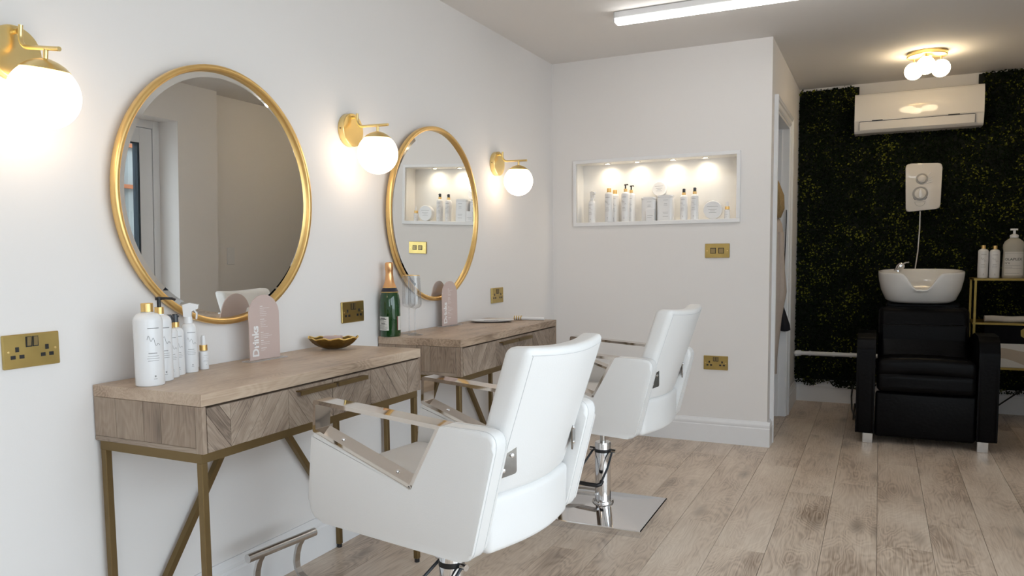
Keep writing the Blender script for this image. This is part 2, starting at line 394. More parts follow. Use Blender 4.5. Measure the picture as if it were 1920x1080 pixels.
# doorway: jambs and moulded architrave
dr = thing('door_1', 'x', 'door'); del dr['label']; del dr['category']; struct(dr)
bm = NB(); box(bm, XP-.125, XP+.004, DY0-.002, DY0+.018, 0, DZ); obj('jamb', bm, M_TRIM, dr)
bm = NB(); box(bm, XP-.125, XP+.004, DY1-.018, DY1+.002, 0, DZ); obj('jamb', bm, M_TRIM, dr)
bm = NB(); box(bm, XP-.125, XP+.004, DY0+.018, DY1-.018, DZ-.018, DZ+.002); obj('lintel', bm, M_TRIM, dr)
bm = NB(); box(bm, XP-.075, XP-.045, DY1-.030, DY1-.018, 0, DZ-.018); obj('door_stop', bm, M_TRIM, dr)
AP = [(0,0),(.020,0),(.024,.006),(.020,.014),(.020,.022),(.013,.030),(.013,.056),(.008,.066),(0,.068)]   # (proud, from outer edge)
def archi(p_out, p_in, along, a0, a1):
    pass
for y_out, sgn in ((4.868, 1), (5.780, -1)):
    bm = NB(); prism(bm, [(XP+d, y_out+sgn*t_) for d, t_ in AP], 0, DZ+.068, 'z'); obj('architrave', bm, M_TRIM, dr)
bm = NB(); prism(bm, [(XP+d*.98, DZ+.0678-t_) for d, t_ in AP], 4.8688, 5.7792, 'y'); obj('architrave', bm, M_TRIM, dr)
bm = NB(); box(bm, .35, XP-.12, 6.32, 6.36, -.01, H); struct(obj('wall_closet', bm, M_WALL))
bm = NB(); box(bm, .35, .39, YP+.16, 6.32, -.01, H); struct(obj('wall_closet_side', bm, M_WALL))
# back wall
bm = NB(); box(bm, XP-.12, XR2+.1, YB, YB+.1, -.01, H); struct(obj('wall_back', bm, M_WALL))
# right wall: side window, glazed door, then the small jog
WY0, WY1, WZ0, WZ1 = -.80, 2.70, .06, 2.25
EY0, EY1, EZ = 3.46, 4.38, 2.11
bm = NB(); T = .30
box(bm, XR, XR+T, YF-.1, WY0, -.01, H); box(bm, XR, XR+T, WY0, WY1, -.01, WZ0); box(bm, XR, XR+T, WY0, WY1, WZ1, H)
box(bm, XR, XR+T, WY1, EY0, -.01, H); box(bm, XR, XR+T, EY0, EY1, EZ, H); box(bm, XR, XR+T, EY1, YJ, -.01, H)
box(bm, XR2, XR+T, YJ, YB+.1, -.01, H)
struct(obj('wall_right', bm, M_WALL))
# wall behind the camera with the shop window
FX0, FX1, FZ0, FZ1 = 1.90, 2.80, .70, 2.20
bm = NB(); box(bm, -.15, FX0, YF-.15, YF, -.01, H); box(bm, FX1, XR+T, YF-.15, YF, -.01, H)
box(bm, FX0, FX1, YF-.15, YF, -.01, FZ0); box(bm, FX0, FX1, YF-.15, YF, FZ1, H)
struct(obj('wall_front', bm, M_WALL))
def window_unit(name, axis, u0, u1, z0, z1, d, nm=2, handle=False):
    """upvc frame with panes; axis 'x' = lies in a plane of constant x"""
    e = thing(name, 'x', 'window'); del e['label']; del e['category']; struct(e)
    def B(a0, a1, c0, c1, d0, d1, nme, m, par=e):
        bm = NB()
        if axis == 'x': box(bm, d0, d1, a0, a1, c0, c1, .003, 1)
        else: box(bm, a0, a1, d0, d1, c0, c1, .003, 1)
        return obj(nme, bm, m, par)
    f = .06
    B(u0, u1, z0, z0+f, d, d+.06, 'frame', M_PANELW); B(u0, u1, z1-f, z1, d, d+.06, 'frame', M_PANELW)
    B(u0, u0+f, z0+f, z1-f, d, d+.06, 'frame', M_PANELW); B(u1-f, u1, z0+f, z1-f, d, d+.06, 'frame', M_PANELW)
    st = (u1-u0-2*f)/nm
    for i in range(nm):
        a, b_ = u0+f+i*st, u0+f+(i+1)*st
        if i: B(a-.02, a+.02, z0+f, z1-f, d+.005, d+.055, 'mullion', M_PANELW)
        B(a+(.02 if i else 0), b_-(.02 if i < nm-1 else 0), z0+f, z1-f, d+.026, d+.032, 'pane', M_PANE)
    return e
window_unit('window_1', 'y', FX0, FX1, FZ0, FZ1, YF-.12, 1)
window_unit('window_2', 'x', WY0, WY1, WZ0, WZ1, XR+.16, 3)
e = thing('door_2', 'x', 'door'); del e['label']; del e['category']; struct(e)
def eb(name, y0, y1, z0, z1, d0, d1, m, bev=.003): bm = NB(); box(bm, XR+d0, XR+d1, y0, y1, z0, z1, bev, 1); return obj(name, bm, m, e)
eb('frame', EY0, EY0+.06, 0, EZ, .20, .27, M_PANELW); eb('frame', EY1-.06, EY1, 0, EZ, .20, .27, M_PANELW); eb('frame', EY0+.06, EY1-.06, EZ-.06, EZ, .20, .27, M_PANELW)
lf = NB(); y0, y1 = EY0+.065, EY1-.065; s = .115
box(lf, XR+.205, XR+.265, y0, y0+s, .02, EZ-.065, .003, 1); box(lf, XR+.205, XR+.265, y1-s, y1, .02, EZ-.065, .003, 1)
box(lf, XR+.205, XR+.265, y0+s, y1-s, .02, .16, .003, 1); box(lf, XR+.205, XR+.265, y0+s, y1-s, EZ-.065-s, EZ-.065, .003, 1)
obj('leaf', lf, M_PANELW, e)
gk = NB(); a, b_ = y0+s, y1-s; t_ = .018
for q in ((a, a+t_, .16, EZ-.17), (b_-t_, b_, .16, EZ-.17), (a+t_, b_-t_, .16, .16+t_), (a+t_, b_-t_, EZ-.17-t_, EZ-.17)): box(gk, XR+.208, XR+.262, *q)
obj('gasket', gk, M_GASKET, e)
eb('pane', a+t_, b_-t_, .16+t_, EZ-.17-t_, .232, .238, M_PANE, 0)
eb('threshold', EY0, EY1, -.01, .02, .0, .3, M_PANELW)
# outside: paving and a corrugated boundary fence with terracotta rails
bm = NB(); box(bm, -6, 12, -10, 12, -.20, -.11); struct(obj('ground', bm, M_GROUND))
fe = thing('boundary_fence', 'grey corrugated fence with terracotta rails outside the glazed door', 'fence', (XR+1.25, 0, -.11))
N_ = 60
for i in range(24):
    yy = 2.9+i*.16
    bm = NB(); prism(bm, [(0, yy), (.03, yy+.03), (.03, yy+.085), (0, yy+.115), (0, yy+.16), (.045, yy+.16), (.045, yy)], 0, 2.9, 'z'); obj('sheet', bm, M_FENCE, fe)
for z in (1.75, 2.12):
    bm = NB(); box(bm, -.035, 0, 2.9, 6.74, z, z+.035); obj('rail', bm, M_BRICK, fe)

# ------------------------------------------------------------------ round mirrors
def mirror(yc, label, tilt=1.15, yaw=.4):
    e = thing('round_mirror', label, 'mirror', (.030, yc, 1.366), 0, 'round gold mirrors on the left wall')
    e.rotation_euler = (0, R(tilt), R(yaw))
    # local: x = out of wall, ring in yz
    RO, RI = .416, .398
    bm = NB(); prof = [(RI, -.014), (RO-.004, -.014), (RO, -.010), (RO, .008), (RO-.004, .012), (RI+.004, .012), (RI, .008)]
    M = Matrix.Rotation(R(90), 4, 'Y')
    seg = 96; rings = []
    b2 = bmesh.new()
    for i in range(seg):
        a = 2*PI*i/seg; rings.append([b2.verts.new((r*math.cos(a), r*math.sin(a), z)) for r, z in prof])
    for i in range(seg):
        A, B = rings[i], rings[(i+1) % seg]
        for k in range(len(prof)): b2.faces.new((A[k], B[k], B[(k+1) % len(prof)], A[(k+1) % len(prof)]))
    merge(bm, b2, M); obj('frame', bm, M_GOLD, e, True, angle=50)
    bm = NB(); lathe(bm, [(0, 0), (RI-.020, 0)], 96, M); lathe(bm, [(RI-.020, 0), (RI+.001, -.0028)], 96, M)
    g = obj('glass', bm, M_MIRROR, e, False)
    bm = NB(); lathe(bm, [(0, -.012), (RI+.002, -.012), (RI+.002, -.008), (0, -.008)], 64, M); obj('backing', bm, M_BLACKP, e)
    return e
mirror(1.882, 'large round gold-framed mirror above the nearer wooden console table')
mirror(3.212, 'large round gold-framed mirror above the farther console table with champagne', 1.3, .5)

# ------------------------------------------------------------------ wall sconces
def sconce(yc, label, droop=1.5):
    e = thing('wall_sconce', label, 'wall lamp', (0, yc, 1.680), 0, 'gold globe wall lamps')
    MX = Matrix.Rotation(R(90), 4, 'Y')
    bm = NB(); lathe(bm, [(0, 0), (.064, 0), (.066, .003), (.066, .027), (.064, .029), (0, .029)], 48, MX); obj('backplate', bm, M_SATIN, e, True)
    bm = NB()
    pts = [(.028, 0, .050), (.040, 0, .050)]; tube(bm, pts, .006, 12)
    path = [(.048, 0, .064), (.048, 0, .040)]
    for k in range(1, 9):
        a = R(90*k/8); path.append((.048+.028*(1-math.cos(a)), 0, .040-.028*math.sin(a)))
    path += [(.10, 0, .012), (.198, 0, .012)]
    MD = Matrix.Translation((.045, 0, .035)) @ Matrix.Rotation(R(droop), 4, 'Y') @ Matrix.Translation((-.045, 0, -.035))
    b2 = bmesh.new(); tube(b2, path, .0055, 14); merge(bm, b2, MD); obj('arm', bm, M_SATIN, e, True)
    bm = NB(); b2 = bmesh.new(); cyl(b2, (.148, 0, -.018), (.148, 0, .012), .0055)
    lathe(b2, [(.0, -.0115), (.012, -.013), (.028, -.0185), (.042, -.0262), (.056, -.0385), (.054, -.0405), (.03, -.03), (0, -.03)], 40, Matrix.Translation((.148, 0, 0))); merge(bm, b2, MD)
    obj('cap', bm, M_SATIN, e, True)
    bm = NB(); r = .081; zc = -.100; b2 = bmesh.new()
    lathe(b2, [(r*math.sin(PI*i/24), zc-r*math.cos(PI*i/24)) for i in range(25)], 40, Matrix.Translation((.148, 0, 0))); merge(bm, b2, MD)
    obj('globe', bm, M_GLASSW, e, True, angle=180)
    bm = NB(); cyl(bm, (.014, -.0665, 0), (.014, -.0685, 0), .003, 10); obj('screw', bm, M_BRASSD, e)
    return e
sconce(1.224, 'gold globe wall lamp cut by the left picture edge, nearest of three', 9)
sconce(2.575, 'gold globe wall lamp between the two round mirrors')
sconce(3.903, 'gold globe wall lamp farthest away, between second mirror and room corner')

# ------------------------------------------------------------------ sockets and switch
def rect_part(name, m, par, w, h, d0, d1, cx=0, cz=0, bev=0):
    bm = NB(); box(bm, d0, d1, cx-w/2, cx+w/2, cz-h/2, cz+h/2, bev, 1); return obj(name, bm, m, par)
def socket(loc, rz, label):
    """double socket; local x = out of wall, y to the viewer's right"""
    e = thing('double_socket', label, 'socket', loc, rz, 'brushed brass double sockets')
    rect_part('plate', M_BRASS, e, .146, .086, 0, .0085, bev=.002)
    for s in (-1, 1):
        cx = s*.0385
        rect_part('pin_hole', M_BLACKP, e, .0095, .0125, .007, .0089, cx, .005)
        rect_part('pin_hole', M_BLACKP, e, .0125, .0095, .007, .0089, cx-.011, -.014)
        rect_part('pin_hole', M_BLACKP, e, .0125, .0095, .007, .0089, cx+.011, -.014)
        rk = rect_part('switch', M_BLACKP, e, .0155, .0265, .007, .0098, s*.0085, .0225)
        bm = NB(); prism(bm, [(.0105, .012), (.0125, .0345), (.009, .0345), (.009, .012)], s*.0085-.005, s*.0085+.005, 'y')
        obj('rocker', bm, M_BRASSD, rk)
        bm = NB(); lathe(bm, [(0, .0085), (.0034, .0085), (.0030, .0096), (0, .0098)], 12, Matrix.Translation((0, s*.0603, 0)) @ Matrix.Rotation(R(90), 4, 'Y')); obj('screw', bm, M_SATIN, e)
    return e
socket((0, 1.232, .9374), 0, 'brass double socket at the left picture edge, nearest of four')
socket((0, 2.568, .9405), 0, 'brass double socket beside the green champagne bottle')
socket((0, 3.901, .9401), 0, 'small-looking brass double socket near the room corner above second table')
socket((1.0752, YP, .4949), R(-90), 'brass double socket low on the far wall under the switch')
def switchplate(loc, rz, label, w, h, m, mk, n):
    e = thing('light_switch', label, 'light switch', loc, rz)
    rect_part('plate', m, e, w, h, 0, .0085, bev=.002)
    for i in range(n):
        cx = (i-(n-1)/2)*.048
        f = rect_part('switch_frame', M_BLACKP if mk is M_BRASSD else m, e, .0335, .0345, .007, .0093, cx, 0)
        rect_part('rocker', mk, f, .0275, .0285, .0085, .0112, cx, 0, .001)
    for s in (-1, 1):
        bm = NB(); lathe(bm, [(0, .0085), (.0034, .0085), (.0030, .0096), (0, .0098)], 12, Matrix.Translation((0, s*.0603 if w > h else 0, 0 if w > h else s*.0603)) @ Matrix.Rotation(R(90), 4, 'Y')); obj('screw', bm, M_SATIN if mk is M_BRASSD else m, e)
    return e
switchplate((1.077, YP, 1.1808), R(-90), 'brass double light switch on far wall below the niche', .146, .086, M_BRASS, M_BRASSD, 2)
switchplate((XR2, 5.035, 1.06), R(180), 'white light switch seen reflected in the nearer mirror', .086, .146, M_WHITEP, M_WHITEP, 1)

# ------------------------------------------------------------------ console tables
def clip(poly, y0, y1, z0, z1):
    def cut(p, ins, inter):
        o = []
        for i in range(len(p)):
            a, b = p[i-1], p[i]
            if ins(b):
                if not ins(a): o.append(inter(a, b))
                o.append(b)
            elif ins(a): o.append(inter(a, b))
        return o
    def iy(v): return lambda a, b: (v, a[1]+(b[1]-a[1])*(v-a[0])/(b[0]-a[0]))
    def iz(v): return lambda a, b: (a[0]+(b[0]-a[0])*(v-a[1])/(b[1]-a[1]), v)
    for ins, it in ((lambda p: p[0] >= y0-1e-9, iy(y0)), (lambda p: p[0] <= y1+1e-9, iy(y1)), (lambda p: p[1] >= z0-1e-9, iz(z0)), (lambda p: p[1] <= z1+1e-9, iz(z1))):
        if poly: poly = cut(poly, ins, it)
    return poly
TL, TD, ZT, ZS, ZB = 1.0356, .414, .8209, .7887, .6652
def table(y0, label):
    e = thing('console_table', label, 'table', (.004, y0, 0), 0, 'wooden console tables under the mirrors')
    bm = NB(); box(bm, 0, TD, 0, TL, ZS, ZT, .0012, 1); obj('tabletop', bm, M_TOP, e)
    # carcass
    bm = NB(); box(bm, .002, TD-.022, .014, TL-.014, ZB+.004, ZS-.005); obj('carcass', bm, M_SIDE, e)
    edges = [.0, .088, .196, .262, .388]
    for yy in (0, TL-.014):
        for a, b in zip(edges, edges[1:]):
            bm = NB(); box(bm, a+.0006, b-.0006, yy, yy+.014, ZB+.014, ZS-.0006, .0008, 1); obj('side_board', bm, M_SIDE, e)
        bm = NB(); box(bm, 0, .388, yy, yy+.014, ZB, ZB+.0134, .0008, 1); obj('side_rail', bm, M_STRIP, e)
        bm = NB(); box(bm, .3885, TD-.001, yy, yy+.014, ZB, ZS-.001, .0008, 1); obj('front_stile', bm, M_SIDE, e)
    # chevron drawer fronts
    zz0, zz1 = ZB+.001, ZS-.0055
    half = TL/2
    for a0, a1, secs in ((.0146, half-.001, [(.0146, .094, -1), (.094, .317, 1), (.317, half-.001, -1)]),
                         (half+.001, TL-.0146, [(half+.001, TL-.317, 1), (TL-.317, TL-.094, -1), (TL-.094, TL-.0146, 1)])):
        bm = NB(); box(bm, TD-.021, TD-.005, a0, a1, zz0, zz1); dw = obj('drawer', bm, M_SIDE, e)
        ang = R(52); sw = .043
        for s0, s1, sg in secs:
            d = Vector((math.cos(ang), sg*math.sin(ang))); n = Vector((-d.y, d.x))
            c0 = Vector((s0 if sg > 0 else s1, zz0)) if True else None
            for k in range(-12, 13):
                o_ = c0+n*(k*sw); L = .4
                p = [tuple(o_-d*L), tuple(o_+d*L), tuple(o_+d*L+n*sw), tuple(o_-d*L+n*sw)]
                q = clip(p, s0+.0004, s1-.0004, zz0, zz1)
                if not q or len(q) < 3: continue
                area = abs(sum(q[i-1][0]*q[i][1]-q[i][0]*q[i-1][1] for i in range(len(q))))/2
                if area < 8e-5: continue
                cx = sum(v[0] for v in q)/len(q); cz = sum(v[1] for v in q)/len(q)
                al = math.atan2(d.y, d.x); ca, sa = math.cos(al), math.sin(al)
                loc = [((v[0]-cx)*ca+(v[1]-cz)*sa, -(v[0]-cx)*sa+(v[1]-cz)*ca) for v in q]
                g = .0005
                lc = [(a*(1-g/max(.02, abs(a))), b*(1-g/max(.01, abs(b)))) for a, b in loc]
                bm = NB(); prism(bm, lc, 0, .0048+random.random()*.0006, 'z')
                # local x = along strip, z = out of the front
                o = obj('strip', bm, M_STRIP, dw)
                X = Vector((0, ca, sa)); Zv = Vector((1, 0, 0)); Y = Zv.cross(X)
                o.matrix_local = Matrix(((X.x, Y.x, Zv.x, TD-.005), (X.y, Y.y, Zv.y, cx), (X.z, Y.z, Zv.z, cz), (0,0,0,1)))
        # handle: folded bronze strip
        h0, h1 = (half-.168, half-.006) if a0 < .1 else (half+.006, half+.160)
        bm = NB(); prism(bm, [(TD-.001, .7735), (TD+.022, .7735), (TD+.022, .7605), (TD+.019, .7605), (TD+.019, .7705), (TD-.001, .7705)], h0, h1, 'y'); obj('handle', bm, M_BRONZE, dw)
    # metal underframe
    s = .0195; x0, x1, ya, yb = .014, TD-.012, .004, TL-.010
    bm = NB()
    for xx in (x0, x1-s): box(bm, xx, xx+s, ya, yb, ZB-.026, ZB-.0005)
    for yy in (ya, yb-s): box(bm, x0+s, x1-s, yy, yy+s, ZB-.026, ZB-.0005)
    obj('top_rail', bm, M_BRONZE, e)
    for xx in (x0, x1-s):
        for yy in (ya, yb-s):
            bm = NB(); box(bm, xx, xx+s, yy, yy+s, .014, ZB-.026, .0015, 1); lg = obj('leg', bm, M_BRONZE, e)
            bm = NB(); lathe(bm, [(0, 0), (.010, 0), (.010, .014), (0, .014)], 14, Matrix.Translation((xx+s/2, yy+s/2, 0))); obj('foot', bm, M_BLACKP, lg)
    c = TL/2
    for p, q in (((x0+s/2, c-.012, ZB-.026), (x0+s/2, ya+.06, .02)), ((x0+s/2, c+.135, ZB-.026), (x0+s/2, yb-s, .14))):
        bm = NB(); tube(bm, [p, q], 0, flat=(.020, .020)); obj('brace', bm, M_BRONZE, e)
    return e
table(1.3963, 'wooden chevron-front console table in front, holding bottles and gold bowl')
table(2.7431, 'wooden chevron-front console table behind, holding champagne bottle and flutes')

# ------------------------------------------------------------------ bottles and jars
def cone(prof, m, par, name, seg=28, loc=(0,0,0), sx=1, sy=1, angle=35):
    bm = NB(); lathe(bm, prof, seg, Matrix.Translation(loc), sx, sy); return obj(name, bm, m, par, True, angle=angle)
def wrapbar(bm, r, a, w, z, h, e=.0004):
    """thin printed line wrapped on a cylinder, centred at angle a (deg)"""
    n = 6; half = w/(2*r); pr = None
    for i in range(n+1):
        t = R(a)-half+2*half*i/n
        p = [bm.verts.new(((r+e)*math.cos(t), (r+e)*math.sin(t), z+dz)) for dz in (-h/2, h/2)]
        if pr: bm.faces.new((pr[0], p[0], p[1], pr[1]))
        pr = p
def wraptext(txt, size, r, a, z, bold=0.0, e=.0006):
    bm = textmesh(txt, size, bold, 'CENTER')
    bmesh.ops.subdivide_edges(bm, edges=[x for x in bm.edges if x.calc_length() > size*.25], cuts=2)
    for v in bm.verts:
        t = R(a)+v.co.x/r; zz = v.co.y+z; v.co = Vector(((r+e)*math.cos(t), (r+e)*math.sin(t), zz))
    return bm
def print_label(par, r, z0, z1, a, k=1.0):
    """fine label print: brand line, script scribble, heading, copy lines"""
    h = z1-z0; bm = NB()
    w = min(r*1.25, .036)*k
    wrapbar(bm, r, a, w*.85, z0+h*.93, h*.016)
    for i, q in enumerate((.50, .45, .41, .37)): wrapbar(bm, r, a-(4 if i else 6), w*(.62 if i == 0 else .9-.1*(i % 2)), z0+h*q, h*(.014 if i == 0 else .007))
    wrapbar(bm, r, a, w*.12, z0+h*.10, h*.030); wrapbar(bm, r, a, w*.25, z0+h*.055, h*.008)
    obj('print', bm, M_LABEL, par)
    # script scribble
    bm = NB(); pts = []
    for i in range(26):
        s = i/25; t = R(a)+(s-.5)*w*.95/r
        zz = z0+h*(.70+.05*math.sin(s*17)*(1 if s < .6 else .6)+.06*math.sin(s*5+.6))
        pts.append(((r+.0006)*math.cos(t), (r+.0006)*math.sin(t), zz))
    tube(bm, pts, h*.0035, 5); obj('script', bm, M_LABEL, par)
def bottle_body(e, r, h, sh=.5, m=None, neck=None):
    """cylinder with round shoulder of height r*sh"""
    nk = neck or r*.42
    prof = [(0, 0), (r*.94, 0), (r, r*.06), (r, h-r*sh)]
    for i in range(1, 9):
        a = PI/2*i/8; prof.append((nk+(r-nk)*math.cos(a), h-r*sh+r*sh*math.sin(a)))
    prof += [(nk, h+.003), (0, h+.003)]
    return cone(prof, m or M_WHITEP, e, 'body')
def bottle(kind, loc, r, h, label, a=-50, cat='bottle', group=None, text=True):
    """h = total height"""
    e = thing({'cap': 'capped_bottle', 'pump': 'pump_bottle', 'spray': 'spray_bottle', 'trigger': 'trigger_bottle', 'mini': 'mini_bottle'}[kind], label, cat, loc, 0, group)
    if kind == 'cap':
        hb = h-.026; bottle_body(e, r, hb, .62); rc = r*.42 if r > .03 else r*.5
        cone([(0, hb+.001), (rc, hb+.001), (rc, h-.001), (rc-.001, h), (0, h)], M_GOLD, e, 'cap')
    elif kind == 'pump':
        hb = h-.052; bottle_body(e, r, hb, .62); rc = r*.40
        cone([(0, hb+.001), (rc, hb+.001), (rc, hb+.022), (0, hb+.022)], M_GOLD, e, 'collar')
        bm = NB(); cyl(bm, (0, 0, hb+.022), (0, 0, h-.008), r*.17); lathe(bm, [(0, h-.010), (r*.30, h-.010), (r*.32, h-.002), (0, h)], 20)
        d = Vector((math.cos(R(a+40)), math.sin(R(a+40)), 0))
        tube(bm, [(0, 0, h-.006), d*.018+Vector((0, 0, h-.005)), d*.040+Vector((0, 0, h-.006)), d*.048+Vector((0, 0, h-.010))], .0036, 8)
        obj('pump', bm, M_BLACKP, e, True)
    elif kind == 'spray':
        hb = h-.046; bottle_body(e, r, hb, .75); rc = r*.48
        cone([(0, hb+.001), (rc, hb+.001), (rc, hb+.016), (0, hb+.016)], M_GOLD, e, 'collar')
        bm = NB(); rr = r*.40; lathe(bm, [(0, hb+.016), (rr, hb+.016), (rr*.98, hb+.034), (rr*.8, hb+.040), (0, hb+.0405)], 20)
        d = Vector((math.cos(R(a+60)), math.sin(R(a+60)), 0)); cyl(bm, d*rr*.6+Vector((0, 0, hb+.033)), d*rr*1.25+Vector((0, 0, hb+.033)), .003, 10)
        obj('spray_head', bm, M_GREYP, e, True)
    elif kind == 'trigger':
        hb = h-.062; bottle_body(e, r, hb, 1.1, neck=r*.5); rc = r*.55
        cone([(0, hb+.001), (rc, hb+.001), (rc*.9, hb+.020), (0, hb+.020)], M_WHITEP, e, 'collar')
        d = Vector((math.cos(R(a+60)), math.sin(R(a+60)), 0)); u = Vector((0, 0, 1)); n = u.cross(d); o_ = u*(hb+.020)
        bm = NB(); P = [(-.012, 0), (.010, 0), (.012, .016), (.030, .024), (.032, .036), (.006, .042), (-.014, .036)]
        A = [bm.verts.new(o_+d*x_+u*z_-n*.008) for x_, z_ in P]; B = [bm.verts.new(o_+d*x_+u*z_+n*.008) for x_, z_ in P]
        bm.faces.new(A); bm.faces.new(B[::-1])
        for i in range(len(P)): bm.faces.new((A[i], B[i], B[(i+1) % len(P)], A[(i+1) % len(P)]))
        obj('spray_head', bm, M_WHITEP, e)
        bm = NB(); tube(bm, [o_+d*.018+u*.022, o_+d*.026+u*.010, o_+d*.024-u*.008], 0, flat=(.009, .004)); obj('trigger', bm, M_WHITEP, e)
    else:
        hb = h-.048; bottle_body(e, r, hb, .4, neck=r*.55); rc = r*.82
        cone([(0, hb+.001), (rc, hb+.001), (rc, hb+.018), (0, hb+.018)], M_GOLD, e, 'collar')
        cone([(0, hb+.018), (rc*.62, hb+.018), (rc*.55, h-.006), (rc*.4, h), (0, h)], M_WHITEP, e, 'cap')
    hb2 = hb-r*.8
    print_label(e, r, .012, hb2, a)
    return e
G1 = 'white hair product bottles on the nearer table'
bottle('cap', (.160, 1.457, ZT), .0375, .226, 'tall white bottle with gold cap, frontmost in the row on nearer table', -18, group=G1)
bottle('pump', (.125, 1.525, ZT), .031, .240, 'white pump bottle with black pump behind the tall gold-capped bottle', -18, group=G1)
bottle('spray', (.100, 1.578, ZT), .0225, .190, 'white spray bottle with grey head, third in the bottle row', -24, group=G1)
bottle('spray', (.075, 1.621, ZT), .0225, .188, 'white spray bottle with grey head, beside the trigger bottle', -24, group=G1)
bottle('trigger', (.068, 1.675, ZT), .0235, .212, 'white trigger spray bottle with white head under the mirror', -22, group=G1)
bottle('mini', (.060, 1.736, ZT), .0145, .106, 'smallest white bottle with gold collar and clear-white cap at row end', -14, group=G1)

# niche contents
GN = 'white products standing in the lit niche'
nz = NZ0+.0003
bottle('trigger', (.252, 4.815, nz), .0245, .206, 'white trigger bottle at the left end of niche', -95, group=GN)
bottle('cap', (.376, 4.793, nz), .0275, .218, 'gold-capped white bottle in front, second in the niche', -95, group=GN)
bottle('cap', (.398, 4.848, nz), .0270, .210, 'gold-capped white bottle half hidden behind another in the niche', -95, group=GN)
bottle('pump', (.487, 4.790, nz), .0265, .240, 'white bottle with black pump in niche, front one of two', -95, group=GN)
bottle('pump', (.508, 4.846, nz), .0265, .235, 'white bottle with black pump in niche, back one of two', -95, group=GN)
def jar(loc, w, h, label):
    e = thing('product_tub', label, 'tub', loc, 0, GN)
    bm = NB(); pl = roundpoly([(-w/2, -.035), (w/2, -.035), (w/2, .035), (-w/2, .035)], .02)
    prism(bm, pl, 0, h-.014, 'z', .002, 1); obj('body', bm, M_WHITEP, e)
    bm = NB(); pl = roundpoly([(-w/2-.001, -.036), (w/2+.001, -.036), (w/2+.001, .036), (-w/2-.001, .036)], .02)
    prism(bm, pl, h-.0135, h, 'z', .003, 2); obj('lid', bm, M_WHITEP, e)
    bm = NB()
    for i, (z, ww) in enumerate(((.80, .3), (.66, .2), (.60, .24), (.32, .35), (.27, .3), (.16, .35))): box(bm, -w*ww/2+.008, w*ww/2+.008, -.0358, -.0351, h*z, h*z+.0015)
    obj('print', bm, M_LABEL, e); return e
jar((.637, 4.815, nz), .092, .150, 'white rectangular tub in niche with small box in front')
jar((.743, 4.810, nz), .100, .158, 'white rectangular tub in niche, wider right one of pair')
e = thing('small_box', 'small white carton in front of the left niche tub', 'box', (.660, 4.757, nz), 0, GN)
bm = NB(); box(bm, -.026, .026, -.012, .012, 0, .074, .001, 1); obj('carton', bm, M_WHITEP, e)
bm = NB(); box(bm, -.018, .018, -.0126, -.0121, .030, .032); box(bm, -.018, .010, -.0126, -.0121, .020, .0215); obj('print', bm, M_LABEL, e)
def disc_jar(loc, r, t, label, lean):
    e = thing('round_tin', label, 'tin', loc, 0, GN); e.rotation_euler = (R(-lean), 0, 0)
    M = Matrix.Translation((0, 0, r)) @ Matrix.Rotation(R(90), 4, 'X')
    bm = NB(); lathe(bm, [(0, -t/2), (r-.003, -t/2), (r, -t/2+.003), (r, t/2-.003), (r-.003, t/2), (0, t/2)], 40, M); obj('tin', bm, M_WHITEP, e, True)
    bm = NB(); yy = -t/2-.0004
    for z, ww in ((.35, 1.2), (.05, .9), (-.12, .5), (-.30, .8)): box(bm, -r*ww/2, r*ww/2, yy-.0003, yy, r+r*z, r+r*z+.0016)
    obj('print', bm, M_LABEL, e); return e
disc_jar((.690, 4.862, nz+.1585), .046, .026, 'round white tin leaning above the two niche tubs', 0)
bottle('spray', (.860, 4.800, nz), .0235, .200, 'left white spray bottle of the pair in the niche', -95, group=GN)
bottle('spray', (.928, 4.795, nz), .0240, .203, 'right white spray bottle of the pair in the niche', -95, group=GN)
disc_jar((1.040, 4.800, nz), .056, .040, 'round white tin standing on edge at niche right', 0)
bottle('mini', (1.125, 4.795, nz), .0165, .104, 'mini white bottle with gold collar at niche right end', -95, group=GN)

# niche downlights
def spot(x, label):
    e = thing('niche_downlight', label, 'downlight', (x, 4.815, NZ1), 0, 'downlights in the niche top')
    cone([(.0145, -.0005), (.022, -.0005), (.0225, -.0022), (.020, -.0035), (.0145, -.0030)], M_CHROMEB, e, 'bezel')
    cone([(0, -.0012), (.0144, -.0012)], M_SPOT, e, 'lens')
    l = bpy.data.lights.new('spot_beam', 'SPOT'); l.energy = .50; l.color = (1, .84, .62); l.spot_size = R(165); l.spot_blend = 1.0; l.shadow_soft_size = .012
    o = bpy.data.objects.new('spot_beam', l); C.objects.link(o); o.parent = e; o.location = (0, 0, -.008)
    return e
for x, lb in ((.359, 'leftmost small downlight in the niche top'), (.557, 'second small downlight from left in the niche top'),
              (.786, 'third small downlight from left in the niche top'), (.987, 'rightmost small downlight in the niche top')): spot(x, lb)

